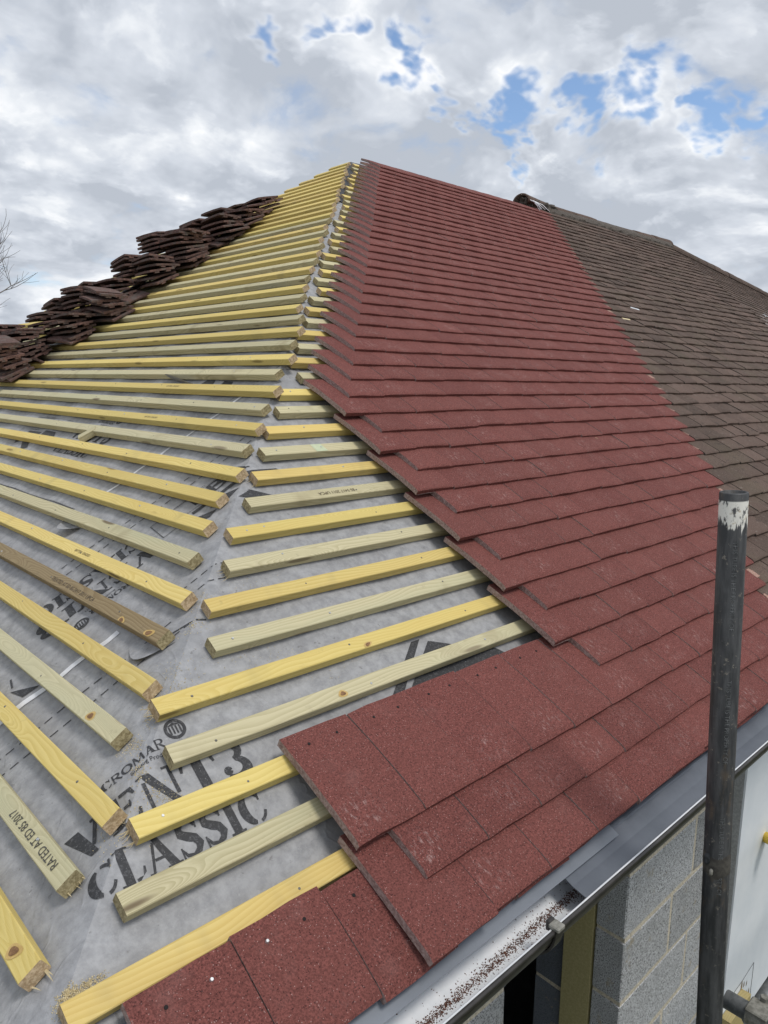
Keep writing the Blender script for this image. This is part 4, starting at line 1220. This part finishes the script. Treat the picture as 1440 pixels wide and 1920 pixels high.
# rolled front rim
rim = [(cyg - ro + .001, czg - .004), (cyg - ro - .004, czg - .001), (cyg - ro - .0035, czg + .005), (cyg - ro + .001, czg + .0065), (cyg - rg + .0015, czg + .003)]
pp = prof_out + rim
vs = [(x, y, z) for x in (X0G, X1G) for (y, z) in pp]
m = len(pp)
o = mesh_obj('channel', vs, [(k, k + 1, m + k + 1, m + k) for k in range(m - 1)], M_GUT, smooth=True); set_child(o, gut, Matrix.Identity(4))
# white bead on the inner face of the rim
v, f = tube_rings([(X0G, cyg - rg + .0022, czg + .0028), (X1G, cyg - rg + .0022, czg + .0028)], 0.0022, 8)
o = mesh_obj('rim_bead', v, f, M_WHITE, smooth=True); set_child(o, gut, Matrix.Identity(4))
# bracket clips
for xbk in (0.775, 2.15):
    vs, fs = [], []
    an = np.linspace(-math.pi * 1.02, -0.25, 14)
    for xx in (xbk - .012, xbk + .012):
        for a in an: vs.append((xx, cyg + (ro + .002) * math.cos(a), czg + (ro + .002) * math.sin(a)))
        for a in an: vs.append((xx, cyg + (ro + .006) * math.cos(a), czg + (ro + .006) * math.sin(a)))
    n = len(an)
    for k in range(n - 1):
        fs += [(n + k, n + k + 1, 3 * n + k + 1, 3 * n + k), (k, k + 1, n + k + 1, n + k), (2 * n + k, 3 * n + k, 3 * n + k + 1, 2 * n + k + 1)]
    br = mesh_obj('bracket', vs, fs, M_GUT); set_child(br, gut, Matrix.Identity(4))
    bm = bmesh.new(); box_bm(bm, xbk - .011, xbk + .011, cyg - ro - .010, cyg - ro + .012, czg + .004, czg + .013, bev=.002)
    o = bm_obj('clip', bm, M_CLAMP); o.parent = br
    bm = bmesh.new(); box_bm(bm, xbk - .009, xbk + .009, cyg - ro + .010, cyg - ro + .019, czg - .004, czg + .016, bev=.002)
    o = bm_obj('clip', bm, M_GUT); o.parent = br
def gut_pt(x, a, h):
    return Vector((x, cyg + (rg - h) * math.cos(a), czg + (rg - h) * math.sin(a)))
vs, fs = [], []
for i in range(9500):
    x = rng.uniform(-.1, 1.0) if i < 7000 else rng.uniform(1.0, 3.0)
    a = -math.pi * 0.47 + rng.normal() * 0.085 + 0.05 * math.sin(x * 9)
    if rng.random() < .12: a += rng.normal() * .35
    r = 0.0006 + rng.random() ** 2 * 0.0013
    p = gut_pt(x, a, r * .4); b0 = len(vs)
    q = Euler((rng.random() * 6, rng.random() * 6, rng.random() * 6)).to_matrix()
    for w in ((1.2, 0, -.4), (-.8, .9, -.4), (-.8, -.9, -.4), (0, 0, .9)): vs.append(p + q @ Vector(w) * r)
    fs += [(b0, b0 + 1, b0 + 2), (b0, b0 + 3, b0 + 1), (b0 + 1, b0 + 3, b0 + 2), (b0 + 2, b0 + 3, b0)]
o = stuff(mesh_obj('gutter_grit', vs, fs, M_GRIT)); o['label'] = 'brown tile grit washed along the white gutter floor'; o['category'] = 'grit'
# fascia and soffit boards
bm = bmesh.new(); box_bm(bm, -.14, 3.4, -.128, -.110, -.26, -.082)
tag(bm_obj('fascia_board', bm, M_GUT), 'black fascia board behind the gutter above the block wall', 'fascia')
bm = bmesh.new(); box_bm(bm, -.12, 3.4, -.108, .40, -.262, -.246)
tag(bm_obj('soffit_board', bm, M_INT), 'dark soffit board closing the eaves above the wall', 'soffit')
bm = bmesh.new(); box_bm(bm, -.128, -.110, -.105, DEPTH + .1, -.26, -.082)
tag(bm_obj('fascia_board', bm, M_GUT), 'black fascia board along the left hand eaves', 'fascia')

# ------------------------------------------------------------------ block wall with opening
wall = thing('block_wall', 'grey concrete block cavity wall with an open reveal under the eaves', 'wall', (1.67, .05, Z_GROUND))
YW = 0.05
def block(x0, x1, z0, z1, y0, y1, mat, parent, seed):
    rr = random.Random(seed)
    bm = bmesh.new(); box_bm(bm, x0, x1, y0, y1, z0, z1, bev=0.004)
    for v in bm.verts: v.co += Vector((rr.gauss(0, .0008), rr.gauss(0, .0008), rr.gauss(0, .0008)))
    o = bm_obj('block', bm, mat); set_child(o, parent, Matrix.Identity(4)); return o
XR, XL_, XW = 1.67, 1.062, 2.384
zj = -.61
rows = []
z = zj + 2 * .225
while z > Z_GROUND: rows.append((z - .225, z)); z -= .225
for ri, (z0, z1) in enumerate(rows):
    za, zb = z0 + .0065, min(z1 - .0065, -.264)
    if zb - za < .02: continue
    # rows alternate a cut block and a full block at the reveal
    xs = [XR, XR + (.32 if ri % 2 == 1 else .47), XW - .004] if True else []
    for a, b_ in zip(xs[:-1], xs[1:]):
        block(a + (.0 if a == XR else .0065), b_ - .0065, za, zb, YW, YW + .10, M_BLOCK, wall, ri * 10 + int(a * 100))
    x = XL_; k = 0
    while x > 0.06:
        w = .44 if (k or ri % 2) else .215
        xa = max(x - w, .05)
        block(xa, x, za, zb, YW, YW + .10, M_BLOCK, wall, 500 + ri * 10 + k); x = xa - .010; k += 1
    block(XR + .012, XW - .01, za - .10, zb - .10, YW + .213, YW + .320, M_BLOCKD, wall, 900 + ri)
def slab(name, x0, x1, y0, y1, z0, z1, mat, parent, bev=0.0):
    bm = bmesh.new(); box_bm(bm, x0, x1, y0, y1, z0, z1, bev=bev)
    o = bm_obj(name, bm, mat); set_child(o, parent, Matrix.Identity(4)); return o
slab('mortar', XR + .004, XW - .003, YW + .0022, YW + .097, Z_GROUND, -.265, M_MORTAR, wall)
slab('mortar', .053, XL_ - .004, YW + .003, YW + .097, Z_GROUND, -.265, M_MORTAR, wall)
slab('mortar', XR + .016, XW - .012, YW + .217, YW + .316, Z_GROUND, -.27, M_MORTAR, wall)
slab('insulation_board', XR - .003, XW - .02, YW + .106, YW + .207, Z_GROUND, -.33, M_PIR, wall)
slab('insulation_board', .20, XL_ + .002, YW + .106, YW + .207, Z_GROUND, -.33, M_PIR, wall)
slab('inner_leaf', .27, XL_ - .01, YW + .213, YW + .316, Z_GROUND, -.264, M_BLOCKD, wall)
# torn membrane scraps hanging at the head of the reveal
mesh_obj('damp_proof_scrap', [(XR - .006, .150, -.34), (XR - .004, .195, -.325), (XR - .012, .185, -.43), (XR - .016, .160, -.45), (XR - .03, .168, -.37)], [(0, 1, 4), (1, 2, 4), (2, 3, 4), (3, 0, 4)], M_BLACKF, wall)
mesh_obj('membrane_scrap', [(XR - .008, .20, -.325), (XR - .006, .222, -.33), (XR - .02, .205, -.40)], [(0, 1, 2)], M_TAPE, wall)
for o in wall.children:
    if o.name.startswith(('damp', 'membrane')): set_child(o, wall, Matrix.Identity(4))
# other sides of the house, keeping the room behind the opening dark
shell = thing('house_shell', 'plain grey house walls on the sides turned away from view', 'wall', (0, 3, Z_GROUND))
slab('wall', .05, .35, .40, DEPTH - .05, Z_GROUND, -.263, M_RETURN, shell)
slab('wall', .36, 9.0, DEPTH - .35, DEPTH - .05, Z_GROUND, -.263, M_RETURN, shell)
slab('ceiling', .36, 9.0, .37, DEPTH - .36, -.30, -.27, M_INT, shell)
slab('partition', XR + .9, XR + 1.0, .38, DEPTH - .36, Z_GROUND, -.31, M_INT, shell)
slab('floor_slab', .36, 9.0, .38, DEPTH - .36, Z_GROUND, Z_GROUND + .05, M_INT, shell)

# white painted house wall to the right
ww = thing('white_wall', 'white painted board wall with grey side edge right of the blockwork', 'wall', (XW, -.01, Z_GROUND))
slab('return', XW, XW + .02, -.004, .40, -1.72, -.264, M_RETURN, ww)
slab('panel', XW + .003, 9.0, -.012, -.005, -1.70, -.264, M_RENDER, ww)
slab('backing', XW + .022, 9.0, -.003, .40, Z_GROUND, -.27, M_RETURN, ww)
slab('timber_plate', XW - .01, XW + .19, -.050, -.014, -1.95, -1.525, mat_wood('pale_timber', (.34, .25, .13), (.50, .40, .24), (.16, .1, .05), (.42, .32, .18)), ww)
# split in the board with lifted flakes
def crack(pts, w):
    v, f = stroke([(a, b_, w) for a, b_ in pts])
    o = mesh_obj('crack', [(a, -.0128, b_) for a, b_ in v], f, M_DARK); set_child(o, ww, Matrix.Identity(4))

crack([(2.692, -1.478), (2.640, -1.484), (2.575, -1.492), (2.50, -1.493), (2.44, -1.50)], .0016)
crack([(2.692, -1.478), (2.693, -1.54), (2.690, -1.60), (2.694, -1.66)], .0020)
for (a, b_, w, h) in ((2.575, -1.500, .010, .030), (2.60, -1.515, .006, .020), (2.63, -1.530, .005, .018), (2.60, -1.575, .012, .03), (2.665, -1.60, .016, .055), (2.64, -1.585, .008, .035)):
    o = mesh_obj('flake', [(a - w, -.0127, b_ - h), (a + w * .8, -.0127, b_ - h * .9), (a + w * .5, -.0135, b_ - h * .2), (a + w * .1, -.0128, b_ + h * .4), (a - w * .6, -.0135, b_)], [(0, 1, 2, 3, 4)], M_BRN)
    set_child(o, ww, Matrix.Identity(4))
# yellow round plug standing out of the white board
v, f = tube_rings([(2.66, -.011, -.895), (2.655, -.016, -.895), (2.60, -.085, -.868), (2.598, -.088, -.867)], [.020, .021, .021, .016], 18)
tag(mesh_obj('yellow_plug', v, f, M_YPEG, smooth=False), 'short yellow round plug sticking out of the white board wall', 'plug')

# ------------------------------------------------------------------ scaffold
PT = Vector((1.097, -0.363, 0.661)); PD = Vector((0.038, -0.036, -1.094)).normalized()
plen = (Z_GROUND - PT.z) / PD.z
pole = thing('scaffold_standard', 'upright black scaffold tube with worn white paint at its open top', 'scaffold tube', PT + PD * plen)
def hollow_tube(length, ro, ri, n=40, m=3):
    vs, fs = [], []
    zs = [0, -0.0015] + [-length * i / m for i in range(1, m + 1)]
    for i, z in enumerate(zs):
        r = ro - (0.0012 if i == 0 else 0)
        for k in range(n):
            a = 2 * math.pi * k / n; vs.append((r * math.cos(a), r * math.sin(a), z))
    no = len(zs)
    for z in (0, -0.3):
        for k in range(n):
            a = 2 * math.pi * k / n; vs.append((ri * math.cos(a), ri * math.sin(a), z))
    for i in range(no - 1):
        for k in range(n): fs.append((i * n + k, (i + 1) * n + k, (i + 1) * n + (k + 1) % n, i * n + (k + 1) % n))
    b0 = no * n
    for k in range(n):
        fs.append((k, (k + 1) % n, b0 + (k + 1) % n, b0 + k))
        fs.append((b0 + k, b0 + (k + 1) % n, b0 + n + (k + 1) % n, b0 + n + k))
    fs.append(tuple((no - 1) * n + k for k in reversed(range(n)))); fs.append(tuple(b0 + n + k for k in range(n)))
    return vs, fs
PR = 0.02415
v, f = hollow_tube(plen, PR, PR - .0036)
tube = mesh_obj('tube', v, f, M_POLE, smooth=True)
zq = (-PD).to_track_quat('Z', 'Y').to_matrix().to_4x4()
PM = Matrix.Translation(PT) @ zq
set_child(tube, pole, PM)
for p_ in tube.data.polygons:
    if abs(p_.normal.z) > .5: p_.use_smooth = False
# raised lettering running down the tube
loc = PM.inverted() @ CAM
a_cam = math.atan2(loc.y, loc.x)
def pole_text(txt, z_top, a_off, size):
    v2, f2 = flat_text(txt, size)
    vs = []
    for (u, w) in v2:
        a = a_cam + a_off + (w / PR)
        vs.append(((PR + .0004) * math.cos(a), (PR + .0004) * math.sin(a), z_top - u))
    o = mesh_obj('raised_lettering', vs, f2, M_LETTER); set_child(o, pole, PM)
pole_text('THIS TUBE IS THE PROPERTY OF', -0.085, 0.10, 0.0115)
pole_text('THIS TUBE IS THE PROPERTY OF', -0.345, 0.12, 0.0115)
pole_text('THIS TUBE IS THE PROPERTY OF', -0.62, 0.12, 0.0115)
# collar of old tape and a dent patch lower down
vs, fs = [], []
for i, (z, r) in enumerate(((-.748, PR + .0002), (-.745, PR + .0008), (-.712, PR + .0009), (-.705, PR + .0002))):
    for k in range(24):
        a = 2 * math.pi * k / 24; vs.append((r * math.cos(a), r * math.sin(a), z + .004 * math.sin(a * 3)))
for i in range(3):
    for k in range(24): fs.append((i * 24 + k, i * 24 + (k + 1) % 24, (i + 1) * 24 + (k + 1) % 24, (i + 1) * 24 + k))
o = mesh_obj('rust_band', vs, fs, mat_plain('dull_rust', (.05, .045, .04), (.11, .10, .085), 70, .8), smooth=True); set_child(o, pole, PM)
lump('black_scab', PM @ Vector(((PR) * math.cos(a_cam - .75), PR * math.sin(a_cam - .75), -.715)), (.006, .006, .013), 2, M_BLACKF, pole, 5, .2)
lump('mortar_blob', PM @ Vector(((PR) * math.cos(a_cam - .35), PR * math.sin(a_cam - .35), -.738)), (.006, .004, .007), 2, M_CLAMP, pole, 6, .2)

# transom end and ledger with coupler
trs = thing('scaffold_transom', 'grey galvanised scaffold tube end with a clamp at the lower right', 'scaffold tube', (1.64, -.27, -.80))
v, f = hollow_tube(1.8, PR, PR - .0036, 28)
o = mesh_obj('tube', v, f, M_GALV, smooth=True)
for p_ in o.data.polygons:
    if abs(p_.normal.z) > .5: p_.use_smooth = False
E0 = Vector((1.635, -0.263, -0.791))
set_child(o, trs, Matrix.Translation(E0) @ Matrix.Rotation(-math.pi / 2, 4, 'X'))
def arc_band(c, axis, r0, r1, a0, a1, w, n=14):
    """curved steel strap round an axis along Y"""
    vs, fs = [], []
    for yy in (-w, w):
        for r in (r0, r1):
            for i in range(n + 1):
                a = a0 + (a1 - a0) * i / n
                vs.append(Vector(c) + Vector((r * math.cos(a), yy, r * math.sin(a))))
    k = n + 1
    for i in range(n):
        fs += [(k + i, k + i + 1, 3 * k + i + 1, 3 * k + i), (i + 1, i, 2 * k + i, 2 * k + i + 1), (i, i + 1, k + i + 1, k + i), (2 * k + i + 1, 2 * k + i, 3 * k + i, 3 * k + i + 1)]
    fs += [(0, k, 3 * k, 2 * k), (n, 2 * k + n, 3 * k + n, k + n)]
    return vs, fs
cc = E0 + Vector((0, -.085, 0))
v, f = arc_band(cc, None, PR + .0005, PR + .006, -.6, 3.6, .026)
clamp = mesh_obj('clamp', v, f, M_CLAMP); set_child(clamp, trs, Matrix.Identity(4))
bm = bmesh.new(); box_bm(bm, cc.x - .030, cc.x + .030, cc.y - .028, cc.y + .028, cc.z + .024, cc.z + .031, bev=.003)
o = bm_obj('flap', bm, M_CLAMP); o.parent = clamp
bm = bmesh.new(); bmesh.ops.create_cone(bm, cap_ends=True, segments=6, radius1=.011, radius2=.011, depth=.016, matrix=Matrix.Translation(cc + Vector((.034, 0, .034))))
o = bm_obj('nut', bm, M_CLAMP); o.parent = clamp
led = thing('scaffold_ledger', 'dark scaffold tube crossing behind the clamp at the right edge', 'scaffold tube', (1.75, -.345, -.86))
v, f = hollow_tube(4.0, PR, PR - .0036, 24)
o = mesh_obj('tube', v, f, M_GALV, smooth=True); set_child(o, led, Matrix.Translation((1.675, -.318, -.852)) @ Matrix.Rotation(-math.pi / 2, 4, 'Y'))

# ------------------------------------------------------------------ bits on the roof
def chip(name, x, s, h, size, mat, label, cat, rot=0.3):
    bm = bmesh.new(); box_bm(bm, -size[0] / 2, size[0] / 2, -size[1] / 2, size[1] / 2, 0, size[2])
    rr = random.Random(int(x * 1000))
    for v in bm.verts: v.co += Vector((rr.gauss(0, size[0] * .1), rr.gauss(0, size[1] * .12), rr.gauss(0, size[2] * .1)))
    o = bm_obj(name, bm, mat); o.matrix_world = Matrix.Translation(pR(x, s, h)) @ MR @ Matrix.Rotation(rot, 4, 'Z')
    tag(o, label, cat); return o
chip('plastic_scrap', 5.007, 2.405, .066, (.10, .022, .010), M_TAPE, 'crumpled white scrap on the old brown tiles, the higher of two', 'scrap', -.25)
chip('tile_shard', 4.60, 2.205, .066, (.09, .024, .010), M_SPL, 'pale pointed shard on the old brown tiles, the lower of two', 'shard', -.1)
chip('slate_slip', 6.21, 1.984, .066, (.15, .06, .008), M_MORT2, 'pale grey slip lying on the old brown tiles toward the right edge', 'slip', .2)
v, f = tube_rings([pR(2.585, 1.005, .073), pR(2.613, .979, .074), pR(2.65, .955, .070)], [.0012, .0014, .0008], 5)
tag(mesh_obj('straw', v, f, M_SPL), 'thin pale straw lying on the new red tiles', 'straw')
for (x, s) in ((3.95, 1.33), (5.3, 3.1), (6.3, 3.98), (4.35, 1.9), (7.0, 3.3), (3.6, .95)):
    lump('mortar_crumb', pR(x, s, .072), (.014, .012, .008), 1, M_SALMON, oldroof, int(x * 100), .3)

# ------------------------------------------------------------------ bare tree beyond the roof at the left
tree = thing('bare_tree', 'bare leafless tree beyond the roof at the left edge', 'tree', (6.45, 24.1, Z_GROUND))
tr = random.Random(5)
TV, TF = [], []; CV, CF = [], []
def limb(V, F, path, radii, n):
    v, f = tube_rings(path, radii, n, cap=False); b0 = len(V); V += v; F += [tuple(b0 + i for i in q) for q in f]
def grow(p, d_, ln, r, depth):
    pts = [p]; q = p; dd = d_.copy()
    for i in range(3):
        dd = (dd + Vector((tr.gauss(0, .13), tr.gauss(0, .13), tr.gauss(.05, .10)))).normalized()
        q = q + dd * ln / 3; pts.append(q)
    rs = [r, r * .85, r * .72, r * .60]
    if depth <= 1: limb(TV, TF, pts, rs, 7)
    else: limb(CV, CF, pts, rs, 3 if depth > 3 else 4)
    if depth >= 6: return
    for i in range(tr.choice((2, 3, 3)) if depth < 5 else 3):
        t = tr.uniform(.35, 1.0); b_ = pts[min(3, int(t * 3) + (1 if t > .9 else 0))]
        ax = Vector((tr.gauss(0, 1), tr.gauss(0, 1), tr.gauss(0, .5))).normalized()
        nd = (dd + ax * tr.uniform(.45, .95)).normalized()
        grow(b_, nd, ln * tr.uniform(.62, .82), max(r * tr.uniform(.45, .6), .006), depth + 1)
    grow(q, dd, ln * .8, r * .6, depth + 1)
grow(Vector((6.45, 24.1, Z_GROUND)), Vector((0.02, 0, 1)), 2.6, .20, 0)
o = mesh_obj('trunk', TV, TF, M_BARK, smooth=True); set_child(o, tree, Matrix.Identity(4))
o = mesh_obj('crown', CV, CF, M_BARK); set_child(o, tree, Matrix.Identity(4))
